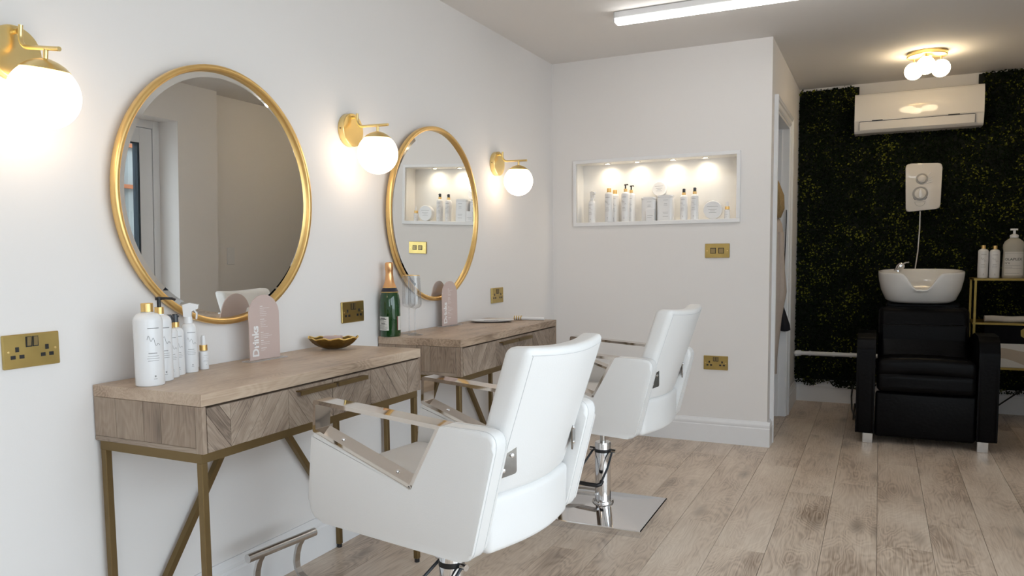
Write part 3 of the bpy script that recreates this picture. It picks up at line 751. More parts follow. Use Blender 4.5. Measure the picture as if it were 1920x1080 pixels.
# ------------------------------------------------------------------ acrylic drinks signs
def sign(loc, rz, label):
    e = thing('drinks_sign', label, 'sign', loc, rz, 'arched blush drinks menus')
    w, h = .136, .222
    prof = [(-w/2, .004), (w/2, .004)]+[(w/2*math.cos(R(180*i/24)), h-w/2+w/2*math.sin(R(180*i/24))) for i in range(25)]
    bm = NB(); prism(bm, prof, -.002, .002, 'x'); obj('panel', bm, M_PINK, e)
    bm = NB(); box(bm, -.022, .022, -w/2-.016, w/2+.016, 0, .004, .001, 1); obj('base', bm, M_ACRYL, e)
    def put(bm_, m, nm, M):
        bmesh.ops.transform(bm_, matrix=M, verts=bm_.verts[:]); return obj(nm, bm_, m, e)
    # plane of the panel: local y to the right, z up, facing +x
    t = textmesh('Drinks', .0385, .0013, 'LEFT')
    put(t, M_WHITETXT, 'lettering', Matrix(((0,0,1,.0024), (0,-1,0,-.030), (1,0,0,.014), (0,0,0,1))))
    bm = NB(); random.seed(3)
    for grp in ((.182, (.3, .95, .4, .6, .7, .65)), (.138, (.45, .6, .35, .6, .75)), (.094, (.25, .8, 1.15, .7)), (.066, (.25, .95, .85)), (.040, (.55, .4))):
        for i, ww in enumerate(grp[1]):
            z = grp[0]-i*.0062; hh = .0022 if i == 0 else .0010
            x0 = -.018
            while x0 < -.018+.044*ww-.003:
                lw = random.uniform(.003, .008); box(bm, .002, .0024, x0, min(x0+lw, -.018+.044*ww), z, z+hh); x0 += lw+.0012
    obj('menu_print', bm, M_WHITETXT, e)
    return e
sign((.085, 1.976, ZT), R(-2), 'blush arched acrylic drinks menu on the nearer table')
sign((.052, 3.282, ZT), R(-2), 'blush arched acrylic drinks menu on the farther table beside flutes')

# ------------------------------------------------------------------ leaf bowl
e = thing('leaf_bowl', 'small antique gold leaf-shaped bowl at end of nearer table', 'bowl', (.116, 2.300, ZT), R(28))
def bowl_pt(u, a, off):
    # a angle, u 0 centre .. 1 rim
    L, W = .084, .056
    rx, ry = L*(1+.10*math.cos(2*a)), W*(1+.07*math.sin(5*a))
    rr = .26+.74*u if u > 0 else 0
    z = .002+.028*(u**1.6)+(.010*(u**6))*(1 if True else 0)+.0025*u*math.sin(9*a)+.004*u*abs(math.cos(a))**8
    return Vector((rx*rr*math.cos(a), ry*rr*math.sin(a), z+off))
bm = NB(); nu, na = 10, 72
for off, flip in ((0, 0), (.003, 1)):
    g = [[bm.verts.new(bowl_pt(i/nu, 2*PI*k/na, off)) for k in range(na)] for i in range(nu+1)]
    for i in range(nu):
        for k in range(na): bm.faces.new((g[i][k], g[i+1][k], g[i+1][(k+1) % na], g[i][(k+1) % na]))
    bm.faces.new(g[0])
    if flip:
        for k in range(na): bm.faces.new((last[k], g[nu][k], g[nu][(k+1) % na], last[(k+1) % na]))
    last = g[nu]
obj('dish', bm, M_BOWL, e, True)
bm = NB(); tube(bm, [bowl_pt(1, 2*PI*k/na, .0018+.0008*math.sin(11*k)) for k in range(na+1)], .0026, 8); obj('rim', bm, M_BOWLRIM, e, True)
bm = NB(); prism(bm, roundpoly([(-.036, -.018), (.030, -.022), (.034, .016), (-.032, .020)], .006), .016, .046, 'z', .003, 2)
tag(obj('soap_bar', bm, M_SOAP, None, True, loc=(.116, 2.300, ZT+.004), rot=(0, 0, R(30))), 'pale pink bar lying inside the gold leaf bowl', 'soap')

# ------------------------------------------------------------------ champagne and flutes
e = thing('champagne_bottle', 'green champagne bottle with gold foil neck on farther table', 'bottle', (.050, 2.772, ZT))
r = .0445
prof = [(0, .004), (r*.7, .001), (r*.94, 0), (r, .006), (r, .135), (r*.985, .155), (r*.90, .178), (r*.74, .200), (r*.56, .220), (.0175, .245), (.0150, .27), (.0145, .30), (0, .30)]
cone(prof, M_GREENGLASS, e, 'glass', 40)
cone([(.0305, .2105), (.0235, .2285), (.0185, .246), (.0165, .270), (.0162, .285), (.0178, .288), (.0182, .305), (.0172, .317), (.013, .3215), (0, .322)], M_FOIL, e, 'foil', 32)
cone([(.0375, .1935), (.0365, .1965), (.0300, .2115), (.0290, .2115)], M_NAVY, e, 'neck_band', 40)
for z, rr in ((.1925, .0378), (.2122, .0302)):
    cone([(rr, z-.0012), (rr+.0006, z), (rr-.0004, z+.0016)], M_GOLD, e, 'gold_line', 40)
def wraplabel(par, r, a0, a1, z0, z1, m, name, e_=.0006):
    bm = NB(); n = 14; pr = None
    for i in range(n+1):
        t = R(a0+(a1-a0)*i/n); p = [bm.verts.new(((r+e_)*math.cos(t), (r+e_)*math.sin(t), z)) for z in (z0, z1)]
        if pr: bm.faces.new((pr[0], p[0], p[1], pr[1]))
        pr = p
    return obj(name, bm, m, par, True)
view = -56
lb = wraplabel(e, r, view-88, view-8, .028, .088, M_PAPER, 'back_label')
bm = NB(); random.seed(5)
for i in range(11):
    z = .034+i*.0047; wrapbar(bm, r, view-48+random.uniform(-6, 6), random.uniform(.020, .048), z, .0012 if i not in (9, 10, 5) else .0030, .0010)
obj('print', bm, M_INK, lb)
lb = wraplabel(e, r, view+42, view+140, .028, .088, M_PAPER, 'front_label')
wraplabel(lb, r, view+40, view+46, .028, .088, M_DARKRED, 'label_edge', .0011)
random.seed(11)
def flute(loc, label):
    e = thing('champagne_flute', label, 'glass', loc, 0, 'ribbed champagne flutes with gold rims')
    bm = NB()
    out = [(0, .0), (.033, .0), (.034, .0012), (.020, .0035), (.006, .0075), (.0032, .016), (.0028, .05), (.0028, .108), (.006, .116), (.020, .121), (.0285, .128), (.0295, .140), (.0275, .20), (.0250, .262)]
    inn = [(.0238, .262), (.0262, .20), (.0282, .140), (.0272, .131), (.018, .126), (0, .124)]
    lathe(bm, out[:-1]+[(.0250, .262)], 40); obj('glass', bm, M_THIN, e, True, angle=60)
    bm = NB()
    for k in range(20):
        a = 2*PI*k/20; tube(bm, [((.0297)*math.cos(a), .0297*math.sin(a), .134), (.0279*math.cos(a), .0279*math.sin(a), .20), (.0257*math.cos(a), .0257*math.sin(a), .252)], .0006, 5)
    obj('ribs', bm, M_THIN, e)
    cone([(.0237, .2610), (.0251, .2610), (.0252, .2630), (.0238, .2632)], M_GOLD, e, 'gold_rim', 36)
    return e
flute((.070, 2.890, ZT), 'clear ribbed champagne flute nearer the champagne bottle')
flute((.128, 2.848, ZT), 'clear ribbed champagne flute in front of the other, by the drinks menu')

# ------------------------------------------------------------------ white tray and styling wand
e = thing('oval_tray', 'flat white oval tray with dark underside on the farther table', 'tray', (.150, 3.545, ZT), R(32))
bm = NB(); lathe(bm, [(0, .0), (.070, .0), (.078, .004), (0, .004)], 40, None, 1.3, .75); obj('underside', bm, M_GREYP, e, True)
bm = NB(); lathe(bm, [(0, .004), (.080, .0045), (.090, .010), (.0905, .012), (.088, .012), (.076, .0085), (0, .0085)], 48, None, 1.3, .75); obj('dish', bm, M_WHITEP, e, True)
bm = NB(); bt = textmesh('and', .02); bt.free(); tube(bm, [(-.04+.004*i, .012*math.sin(i*1.7)*.6, .0088) for i in range(20)], .0007, 5); obj('print', bm, M_INK, e)
e = thing('styling_wand', 'white styling wand with striped gold band beyond the tray', 'hair tool', (.215, 3.690, ZT), R(2))
bm = NB(); cyl(bm, (.040, 0, .011), (.165, .012, .009), .0095, 20, .0075); obj('handle', bm, M_WHITEP, e, True)
bm = NB(); cyl(bm, (0, -.004, .0125), (.040, 0, .0125), .0125, 24); obj('band', bm, M_BRASS, e, True)
for i in range(3):
    bm = NB(); cyl(bm, (.006+i*.012, -.0034+i*.0012, .0125), (.011+i*.012, -.0029+i*.0012, .0125), .0128, 24); obj('stripe', bm, M_WHITEP, e, True)

# ------------------------------------------------------------------ salon chairs (local x forward, y left, z up)
def salon_chair(loc, th, label, dz=0, footrest=True, base_rz=0, pedal=200):
    e = thing('salon_chair', label, 'chair', (loc[0], loc[1], 0), R(th), 'white hydraulic styling chairs')
    W, T = .523, .062
    A, B, N, Tt, Rr, Q, F = (.269, .780), (.273, .691), (-.076, .583), (-.174, .757), (-.342, .757), (-.257, .428), (.301, .443)
    up_ = lambda p: (p[0], p[1]+dz)
    A, B, N, Tt, Rr, Q, F = map(up_, (A, B, N, Tt, Rr, Q, F))
    poly = [B, F, Q, Rr, Tt, N]
    pl = roundpoly(poly, [.008, .055, .045, .040, .004, .004], 7)
    ctr = (sum(p[0] for p in poly)/6, sum(p[1] for p in poly)/6)
    for s in (1, -1):
        y0, y1 = s*W/2, s*(W/2-T)
        bm = NB(); prism(bm, pl, min(y0, y1), max(y0, y1), 'y', .011, 4); arm = obj('side_panel', bm, M_LEATHER, e, True, angle=50)
        # seams run round the outer edge
        for yy in (s*(W/2-.0105), s*(W/2-T+.0105)):
            bm = NB(); n0 = 8; pts = [(p[0], yy, p[1]) for p in pl[n0-4:-14]]; tube(bm, pts, .0011, 6); obj('piping', bm, M_PIPING, arm)
        # polished loop: A-T-N-B
        t = .011; quad = [A, Tt, N, B]; cq = Vector((sum(p[0] for p in quad)/4, sum(p[1] for p in quad)/4))
        def inset(P, d):
            out = []; n = len(P)
            for i in range(n):
                p = Vector(P[i]); a = (Vector(P[i-1])-p).normalized(); b = (Vector(P[(i+1) % n])-p).normalized()
                h = a+b; h.normalize(); sn = math.sin(a.angle(b)/2); out.append(p+h*(d/sn))
            return out
        qi = inset(quad, t); bm = NB(); yb0, yb1 = s*(W/2-.004), s*(W/2-T+.004)
        qo = roundpoly(quad, [.010, .001, .001, .006], 3); qn = roundpoly([tuple(v) for v in qi], [.004, .0005, .0005, .002], 3)
        vo0 = [bm.verts.new((p[0], yb0, p[1])) for p in qo]; vo1 = [bm.verts.new((p[0], yb1, p[1])) for p in qo]
        vi0 = [bm.verts.new((p[0], yb0, p[1])) for p in qn]; vi1 = [bm.verts.new((p[0], yb1, p[1])) for p in qn]
        n = len(qo)
        for i in range(n):
            j = (i+1) % n
            bm.faces.new((vo0[i], vo0[j], vi0[j], vi0[i])); bm.faces.new((vo1[i], vi1[i], vi1[j], vo1[j]))
            bm.faces.new((vo0[i], vo1[i], vo1[j], vo0[j])); bm.faces.new((vi0[i], vi0[j], vi1[j], vi1[i]))
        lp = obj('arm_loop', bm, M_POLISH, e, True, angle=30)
        d = (Vector(N)-Vector(B)); nn = Vector((-d.y, d.x)).normalized(); nn = nn if nn.y > 0 else -nn
        for f in (.25, .80):
            p = Vector(B)+d*f+nn*t; yy = s*(W/2-T/2)
            bm = NB(); cyl(bm, (p.x, yy, p.y), (p.x+nn.x*.003, yy, p.y+nn.y*.003), .0055, 14, .004); obj('bolt', bm, M_CHROME, lp, True)
    # seat
    iw = W-2*T-.004
    b2 = slab(iw, .50, .085, .022, 6, 8, lambda x, y, z: (z-.215, y, .530+dz+x+.006*math.cos(y/iw*PI)*math.sin(z/.5*PI)))
    obj('seat', b2, M_LEATHER, e, True, angle=60)
    b2 = slab(iw, .46, .052, .014, 1, 1, lambda x, y, z: (z-.21, y, .462+dz+x)); obj('seat_base', b2, M_LEATHER, e, True, angle=60)
    # rear lower panel, bowed backwards
    def rear(x, y, z): return (-.244-x-.030*math.cos(y/iw*PI)-.10*(z-.02)*.35, y, .432+dz+z)
    obj('rear_panel', slab(iw, .145, .05, .016, 12, 4, rear), M_LEATHER, e, True, angle=60)
    # backrest, wider at the top, reclined and bowed
    HB = .372
    def back(x, y, z):
        s = z/HB; wv = y*(.945+.02*s)
        xc = -.244-.130*s
        bow = -.036*math.cos(y/.41*PI)*(1-.15*s)
        topz = .010*(y/.2)**2*s
        return (xc+bow-x+.02, wv, .572+dz+z+topz)
    bk = obj('backrest', slab(.405, HB, .072, .020, 14, 8, back), M_LEATHER, e, True, angle=60)
    # seam line on the back face
    pts = []
    for i in range(25):
        y = -.186+.372*i/24; p = back(.036-.0012, y, HB-.020); pts.append((p[0]-.001, p[1], p[2]))
    bm = NB(); tube(bm, pts, .0011, 6); obj('piping', bm, M_PIPING, bk)
    for s in (1, -1):
        pts = [tuple(Vector(back(.036-.0012, s*.1825, .022+(HB-.042)*i/12))) for i in range(13)]
        bm = NB(); tube(bm, [(p[0]-.001, p[1], p[2]) for p in pts], .0011, 6); obj('piping', bm, M_PIPING, bk)
    # hinge plates with three bolts
    for s in (1, -1):
        c = Vector(back(.036, s*.172, .085))+Vector((-.004, s*.006, 0)); nrm = Vector((-1, s*.42, 0)).normalized(); tg = Vector((-nrm.y, nrm.x, 0)); 
        bm = NB(); pr = roundpoly([(-.030, -.042), (.030, -.034), (.030, .042), (-.030, .030)], .010)
        M = Matrix(((tg.x, 0, nrm.x, c.x), (tg.y, 0, nrm.y, c.y), (tg.z, 1, nrm.z, c.z+.010), (0,0,0,1)))
        b2 = bmesh.new(); prism(b2, pr, 0, .004, 'z'); merge(bm, b2, M); hp = obj('hinge_plate', bm, M_DKSTEEL, e)
        for px, pz in ((-.012, .020), (.016, .012), (-.010, -.022)):
            b = NB(); b2 = bmesh.new(); lathe(b2, [(0, .004), (.0052, .004), (.005, .0075), (0, .009)], 14, Matrix.Translation((px, pz, 0))); merge(b, b2, M); obj('bolt', b, M_CHROME, hp, True)
    # hydraulic column
    bm = NB(); lathe(bm, [(0, .33), (.0125, .33), (.0125, .438+dz), (0, .438+dz)], 24); obj('piston', bm, M_CHROMEB, e, True)
    bm = NB(); lathe(bm, [(0, .062), (.036, .062), (.036, .322), (.034, .330), (0, .330)], 36); col = obj('column', bm, M_CHROME, e, True)
    bm = NB(); lathe(bm, [(.0361, .285), (.0375, .285), (.0375, .300), (.0361, .300)], 36); obj('collar', bm, M_BLACKP, col, True)
    bm = NB(); lathe(bm, [(0, .048), (.046, .048), (.049, .053), (.049, .062), (.045, .067), (0, .067)], 36); obj('flange', bm, M_CHROME, e, True)
    bm = NB(); box(bm, -.12, .14, -.13, .13, .428+dz, .438+dz, .002, 1); obj('mounting_plate', bm, M_BLACKP, e)
    # square stainless foot with a shallow pyramid top
    bm = NB(); h = .236
    lo = [bm.verts.new((sx*h, sy*h, 0)) for sx, sy in ((-1,-1),(1,-1),(1,1),(-1,1))]
    md = [bm.verts.new((sx*h, sy*h, .026)) for sx, sy in ((-1,-1),(1,-1),(1,1),(-1,1))]
    m2 = [bm.verts.new((sx*(h-.003), sy*(h-.003), .030)) for sx, sy in ((-1,-1),(1,-1),(1,1),(-1,1))]
    tp = [bm.verts.new((sx*.035, sy*.035, .056)) for sx, sy in ((-1,-1),(1,-1),(1,1),(-1,1))]
    for a, b in ((lo, md), (md, m2), (m2, tp)):
        for i in range(4): bm.faces.new((a[i], a[(i+1) % 4], b[(i+1) % 4], b[i]))
    bm.faces.new(lo[::-1]); bm.faces.new(tp)
    bs = obj('base_plate', bm, M_CHROME, e, rot=(0, 0, R(base_rz-th)))
    # pump pedal: black bar on two arms
    a = R(pedal-th); M = Matrix.Rotation(a, 4, 'Z')
    bm = NB(); b2 = bmesh.new()
    for s in (1, -1): tube(b2, [(0, s*.046, .292), (.075, s*.060, .235), (.150, s*.066, .190)], .0048, 10)
    tube(b2, [(0, -.054, .292), (0, .054, .292)], .008, 12); merge(bm, b2, M); pa = obj('pedal_arm', bm, M_GREYP, e, True)
    bm = NB(); b2 = bmesh.new()
    tube(b2, [(.140, .066, .195), (.155, .066, .184), (.165, .055, .180), (.168, 0, .180), (.165, -.055, .180), (.155, -.066, .184), (.140, -.066, .195)], .009, 12); merge(bm, b2, M); obj('pedal', bm, M_BLACKP, e, True)
    for s in (1, -1):
        bm = NB(); b2 = bmesh.new(); cyl(b2, (0, s*.044, .292), (0, s*.064, .292), .0095); merge(bm, b2, M); obj('pedal_lug', bm, M_CHROME, e, True)
    # footrest
    if footrest:
        d, zb, L = .722, .197+dz, .286
        bm = NB(); cyl(bm, (d, -L/2, zb), (d, L/2, zb), .0145, 24); fr = obj('footrest_bar', bm, M_CHROMEB, e, True)
        for s in (1, -1):
            pts = [(d, s*.085, zb-.008), (d+.018, s*.085, zb-.035), (d+.028, s*.085, zb-.065), (d+.032, s*.085, zb-.092), (d+.029, s*.085, zb-.116), (d+.016, s*.085, zb-.134), (d-.015, s*.082, zb-.145), (d-.10, s*.075, zb-.147), (.36, s*.055, .052+dz), (.25, s*.045, .075), (.10, s*.040, .092), (.02, s*.034, .095)]
            bm = NB(); tube(bm, pts, 0, flat=(.022, .010)); obj('footrest_arm', bm, M_CHROMEB, fr)
    return e
salon_chair((.881, 1.848), 172.6, 'white leather styling chair in front, large, with chrome footrest by first table', 0, True, 0, 250)
salon_chair((.868, 3.222), 174.0, 'white leather styling chair behind, on visible square chrome base', -.007, True, 1, 262)

# ------------------------------------------------------------------ ceiling lamps
e = thing('batten_light', 'long white linear batten light on the ceiling', 'ceiling light', (0, 3.92, H))
bm = NB(); prism(bm, [(-.031, -.002), (.031, -.002), (.031, -.030), (.028, -.034), (-.028, -.034), (-.031, -.030)], .703, 2.20, 'x'); obj('housing', bm, M_WHITEP, e)
bm = NB(); prism(bm, [(-.027, -.034), (.027, -.034), (.027, -.052), (.022, -.058), (-.022, -.058), (-.027, -.052)], .709, 2.194, 'x'); obj('diffuser', bm, M_TUBE, e)
bm = NB(); box(bm, .700, .706, -.031, .031, -.050, -.002, .001, 1); box(bm, 2.197, 2.203, -.031, .031, -.050, -.002, .001, 1); obj('end_cap', bm, M_WHITEP, e)
e = thing('globe_ceiling_light', 'gold three-globe ceiling lamp in front of the hedge wall', 'ceiling light', (2.205, 5.585, H), R(-8))
cone([(0, -.026), (.112, -.026), (.115, -.023), (.115, -.003), (.113, 0), (0, 0)], M_SATIN, e, 'ceiling_plate', 56)
cone([(.03, -.0262), (.020, -.033), (.006, -.037), (0, -.037)], M_SATIN, e, 'finial', 24)
for a in (272, 32, 152):
    x, y = .088*math.cos(R(a)), .088*math.sin(R(a))
    bm = NB(); cyl(bm, (x, y, -.055), (x, y, -.024), .0055); st = obj('stem', bm, M_SATIN, e, True)
    bm = NB(); r = .054; lathe(bm, [(r*math.sin(PI*i/20), -.098-r*math.cos(PI*i/20)) for i in range(21)], 32, Matrix.Translation((x, y, 0))); obj('globe', bm, M_GLOBEC, e, True, angle=180)

# ------------------------------------------------------------------ hedge wall
hz0 = .165
bm = NB(); box(bm, XP+.004, XR2-.004, YB-.02, YB-.001, hz0+.01, 2.045); box(bm, XP+.004, 1.80, YB-.02, YB-.001, 2.045, H-.022); box(bm, 2.565, XR2-.004, YB-.02, YB-.001, 2.045, H-.012)
hd = tag(obj('hedge_panel', bm, M_HEDGEBACK), 'dark green artificial boxwood hedge covering the back wall', 'hedge')
random.seed(21); verts = []; faces = []
def leaf(p, n, L):
    q = Vector(n).to_track_quat('Z', 'Y') @ Vector((1, 0, 0)); n = Vector(n).normalized()
    a = random.uniform(0, 2*PI); q = q*math.cos(a)+n.cross(q)*math.sin(a); s = n.cross(q)
    i = len(verts); p = Vector(p)
    verts.extend([p-q*L*.5, p+s*L*.30+n*L*.08, p+q*L*.5-n*L*.10, p-s*L*.30+n*L*.08]); faces.append((i, i+1, i+2)); faces.append((i, i+2, i+3))
for k in range(52000):
    x = random.uniform(XP+.005, XR2-.01); z = random.uniform(hz0-.015, H-.005)
    if 1.79+random.uniform(-.02, .01) < x < 2.59 and z > 2.27: continue
    if 1.80 < x < 2.57 and z > 2.05: continue
    if 2.14 < x < 2.33 and 1.47 < z < 1.77: continue
    if z < hz0+.03 and random.random() < .35: continue
    if x < 1.8 and z > H-.012-.02*random.random(): continue
    d = random.random()**1.5
    leaf((x, YB-.022-.050*d*(.5+.5*math.sin(x*31)*math.sin(z*27)*.5+.25), z), (random.uniform(-.9, .9), -1, random.uniform(-.5, 1.0)), random.uniform(.012, .024))
for k in range(500):      # tufts hanging over skirting and round the shower
    c = random.choice([(1.50, .135), (1.72, .13), (1.80, .125)]); a = random.uniform(0, 2*PI); rr = random.random()*.05
    leaf((c[0]+rr*math.cos(a)*1.3, YB-.045-.02*random.random(), c[1]+.03+rr*math.sin(a)*.7), (random.uniform(-.7, .7), -1, random.uniform(-.3, .8)), random.uniform(.012, .02))
me = bpy.data.meshes.new('leaves'); me.from_pydata([tuple(v) for v in verts], [], faces); me.materials.append(M_LEAF)
lo = bpy.data.objects.new('leaves', me); C.objects.link(lo); lo.parent = hd; lo['kind'] = 'stuff'

# ------------------------------------------------------------------ air conditioner
e = thing('air_conditioner', 'white wall air conditioner at top of the hedge wall', 'air conditioner', (2.182, YB, 2.025))
w2 = .405
prof = [(-.002, .0), (-.002, .275), (-.155, .280), (-.172, .274), (-.190, .235), (-.197, .150), (-.199, .082), (-.195, .078), (-.170, .012), (-.150, .0)]
bm = NB(); prism(bm, roundpoly(prof, [0, 0, .006, .006, .03, .03, .002, .002, .02, .01], 4), -w2, w2, 'x'); obj('body', bm, M_AC, e, True, angle=25)
cv = [(-.2030+.016*((i/14)**2.2), .085+.175*i/14) for i in range(15)]
bm = NB(); prism(bm, cv+[(-.150, .260), (-.180, .085)], -w2+.001, w2-.001, 'x'); obj('front_panel', bm, M_AC, e, True, angle=40)
bm = NB(); prism(bm, [(-.1965, .074), (-.178, .018), (-.182, .018), (-.2000, .074)], -w2+.034, w2-.054, 'x'); obj('louvre', bm, M_AC, e)
bm = NB(); box(bm, -w2+.034, w2-.054, -.1985, -.190, .0755, .079); box(bm, -w2+.032, -w2+.034, -.199, -.176, .018, .076); box(bm, w2-.054, w2-.052, -.199, -.176, .018, .076); obj('louvre_gap', bm, M_GREYP, e)
for a, b in ((-.29, -.22), (.19, .26)):
    bm = NB(); box(bm, a, b, -.2012, -.197, .0785, .0835); obj('latch', bm, M_BLACKP, e)
bm = NB(); box(bm, -.355, -.320, -.2027, -.2018, .108, .1105); box(bm, .285, .350, -.2027, -.2018, .108, .111); obj('marking', bm, M_LABEL, e)

# ------------------------------------------------------------------ electric shower unit and hose
e = thing('shower_unit', 'white electric shower box with two round dials on hedge wall', 'shower unit', (2.236, YB-.025, 1.448), R(0))
bm = NB(); prism(bm, roundpoly([(-.107, 0), (.110, .018), (.117, .338), (-.117, .345)], [.022, .026, .03, .03], 6), -.095, 0, 'y', .010, 3); obj('case', bm, M_AC, e, True, angle=50)
def dial(cx, cz, r, nm):
    M = Matrix.Translation((cx, -.095, cz)) @ Matrix.Rotation(R(90), 4, 'X')
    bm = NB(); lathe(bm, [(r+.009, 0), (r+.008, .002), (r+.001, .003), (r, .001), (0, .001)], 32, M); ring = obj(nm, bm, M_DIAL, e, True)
    bm = NB(); lathe(bm, [(r-.002, .001), (r-.005, .012), (r-.009, .014), (0, .013)], 32, M); kn = obj('knob', bm, M_CHROMEB if False else M_AC, ring, True)
    bm = NB(); b2 = bmesh.new(); prism(b2, roundpoly([(-.007, -r*.72), (.007, -r*.72), (.007, r*.72), (-.007, r*.72)], .006), .011, .021, 'z', .002, 1); merge(bm, b2, M @ Matrix.Rotation(R(-35 if cz > .2 else 0), 4, 'Z')); obj('grip', bm, M_AC, kn)
    return ring
dial(-.010, .232, .031, 'dial'); dial(-.018, .128, .042, 'dial')
bm = NB()
for p, q in (((.026, .250), (.046, .276)), ((.028, .228), (.054, .246)), ((.022, .212), (.054, .226)), ((.006, .196), (.050, .208))): tube(bm, [(p[0], -.0962, p[1]), (q[0], -.0962, q[1])], .0024, 6)
tube(bm, [(-.006, -.0962, .312), (-.006, -.0962, .335)], .0035, 6); obj('marking', bm, M_TRIM, e)
bm = NB(); tube(bm, [(-.018-.048*math.cos(R(a)), -.0960, .122-.048*math.sin(R(a))) for a in range(25, 60, 7)], .003, 6); tube(bm, [(-.018+.048*math.cos(R(a)), -.0960, .122-.048*math.sin(R(a))) for a in range(25, 60, 7)], .003, 6)
tube(bm, [(-.055, -.0958, .070), (.018, -.0958, .070)], .0008, 5); tube(bm, [(-.018-.032*math.cos(R(a)), -.0958, .068-.030*math.sin(R(a))) for a in range(0, 181, 15)], .0010, 5); obj('dial_print', bm, M_LABEL, e)
bm = NB(); tube(bm, [(2.222, YB-.09, 1.452), (2.222, YB-.10, 1.33), (2.214, YB-.12, 1.16), (2.198, YB-.18, 1.035)], .0065, 10)
tag(obj('shower_hose', bm, M_CHROMEB, None, True), 'grey shower hose hanging from the shower box to basin', 'hose')

# ------------------------------------------------------------------ pipe along the back wall
e = thing('wall_pipe', 'white water pipe running low across the hedge wall', 'pipe', (0, YB-.085, .385))
bm = NB(); tube(bm, [(1.425, 0, 0), (3.13, 0, .0)], .0165, 16); obj('pipe', bm, M_TRIM, e, True)
bm = NB(); cyl(bm, (1.400, -.010, 0), (1.432, 0, 0), .0225, 18); lathe(bm, [(0, -.022), (.014, -.02), (.0235, 0), (.014, .02), (0, .022)], 18, Matrix.Translation((1.402, -.012, -.002))); obj('elbow', bm, M_TRIM, e, True)
for x in (1.49, 1.66, 1.78):
    bm = NB(); cyl(bm, (x, 0, 0), (x+.016, 0, 0), .0195, 16); obj('clip', bm, M_TRIM, e, True)

# ------------------------------------------------------------------ backwash unit
e = thing('backwash_chair', 'black leather backwash chair carrying the white basin', 'chair', (2.228, 5.08, 0))
for s in (-1, 1):
    x0, x1 = s*.268, s*.372
    prof = [(.0, .062), (.0, .575), (.035, .640), (.10, .668), (.30, .668), (.62, .600), (.70, .55), (.70, .062)]
    bm = NB(); prism(bm, roundpoly(prof, [.01, .05, .05, .05, .05, .05, .05, .01], 5), min(x0, x1), max(x0, x1), 'x', .022, 4); obj('arm', bm, M_BLKLEATH, e, True, angle=60)
    bm = NB(); box(bm, min(s*.262, s*.345), max(s*.262, s*.345), .03, .09, 0, .0615, .002, 1)
    bm2 = NB(); box(bm2, s*.302-.029, s*.302+.029, .012, .070, 0, .062, .002, 1); bm.free(); obj('foot', bm2, M_CHROMEB, e)
    bm2 = NB(); box(bm2, s*.302-.029, s*.302+.029, .62, .68, 0, .062, .002, 1); obj('foot', bm2, M_CHROMEB, e)
iw = .530
obj('front_panel', slab(iw, .275, .06, .018, 1, 1, lambda x, y, z: (y, .045-x, .045+z)), M_BLKLEATH, e, True, angle=60)
obj('leg_rest', slab(iw-.01, .125, .10, .035, 4, 3, lambda x, y, z: (y, .035-x, .322+z)), M_BLKLEATH, e, True, angle=60)
obj('seat', slab(iw-.01, .48, .11, .035, 6, 6, lambda x, y, z: (y, -.015+z, .470-x+.015*math.cos(y/iw*PI)-.06*z)), M_BLKLEATH, e, True, angle=60)
obj('backrest', slab(iw-.015, .425, .12, .04, 6, 8, lambda x, y, z: (y, .36-x+.42*z+.02*math.sin(z*9), .44+z*.86)), M_BLKLEATH, e, True, angle=60)
bm = NB(); box(bm, -.24, .24, .40, .82, .05, .70, .01, 2); obj('plinth', bm, M_BLKLEATH, e)
bm = NB(); box(bm, -.215, .215, .60, .84, .70, .8275, .012, 2); obj('basin_cradle', bm, M_BLKLEATH, e)
# basin: superellipse shell with a neck dip at the front
e = thing('wash_basin', 'white ceramic wash basin with neck dip on the black chair', 'basin', (2.215, 5.78, .828))
def sup(a, n=2.6): 
    c, s = math.cos(a), math.sin(a); return (math.copysign(abs(c)**(2/n), c), math.copysign(abs(s)**(2/n), s))
na = 96
def brim(a, f):
    x, y = sup(a); return Vector((x*.254*f, y*.245*f))
def dip(a):
    x, y = sup(a)
    if y > 0: return 0
    t = max(0, min(1, (abs(x)-.10)/.38))
    return .104*(1-t*t*(3-2*t))
rings = [(.70, .0, 0), (.82, .018, 0), (.93, .085, .2), (.985, .150, .6), (1.0, .195, 1), (.995, .204, 1), (.965, .206, 1), (.93, .198, 1), (.87, .130, .7), (.76, .07, .3), (.40, .050, 0)]
bm = NB(); g = []
for f, z, dpf in rings:
    row = []
    for k in range(na):
        a = 2*PI*k/na; p = brim(a, f); fy = 0
        row.append(bm.verts.new((p.x, p.y, max(.03 if z > .03 else z, z-dip(a)*dpf)+.010*dpf*(p.y/.245))))
    g.append(row)
for A, B in zip(g, g[1:]):
    for k in range(na): bm.faces.new((A[k], A[(k+1) % na], B[(k+1) % na], B[k]))
bm.faces.new(g[0][::-1]); bm.faces.new(g[-1]); obj('bowl', bm, M_CERAMIC, e, True, angle=75)
bm = NB(); lathe(bm, [(.024, .0), (.024, .012), (.018, .018), (.016, .026), (0, .026)], 20, Matrix.Translation((-.135, .145, .196))); b2 = bmesh.new()
lathe(b2, [(0, 0), (.020, .004), (.025, .018), (.025, .040), (.018, .052), (0, .056)], 20); merge(bm, b2, Matrix.Translation((-.137, .135, .212)) @ Matrix.Rotation(R(40), 4, 'Y')); mx = obj('mixer', bm, M_CHROME, e, True)
bm = NB(); tube(bm, [(-.110, .13, .245), (-.085, .11, .262), (-.07, .095, .262)], .006, 10); obj('lever', bm, M_CHROME, mx, True)
bm = NB(); lathe(bm, [(0, .051), (.022, .051), (.022, .054), (0, .055)], 24); obj('drain', bm, M_CHROME, e, True)
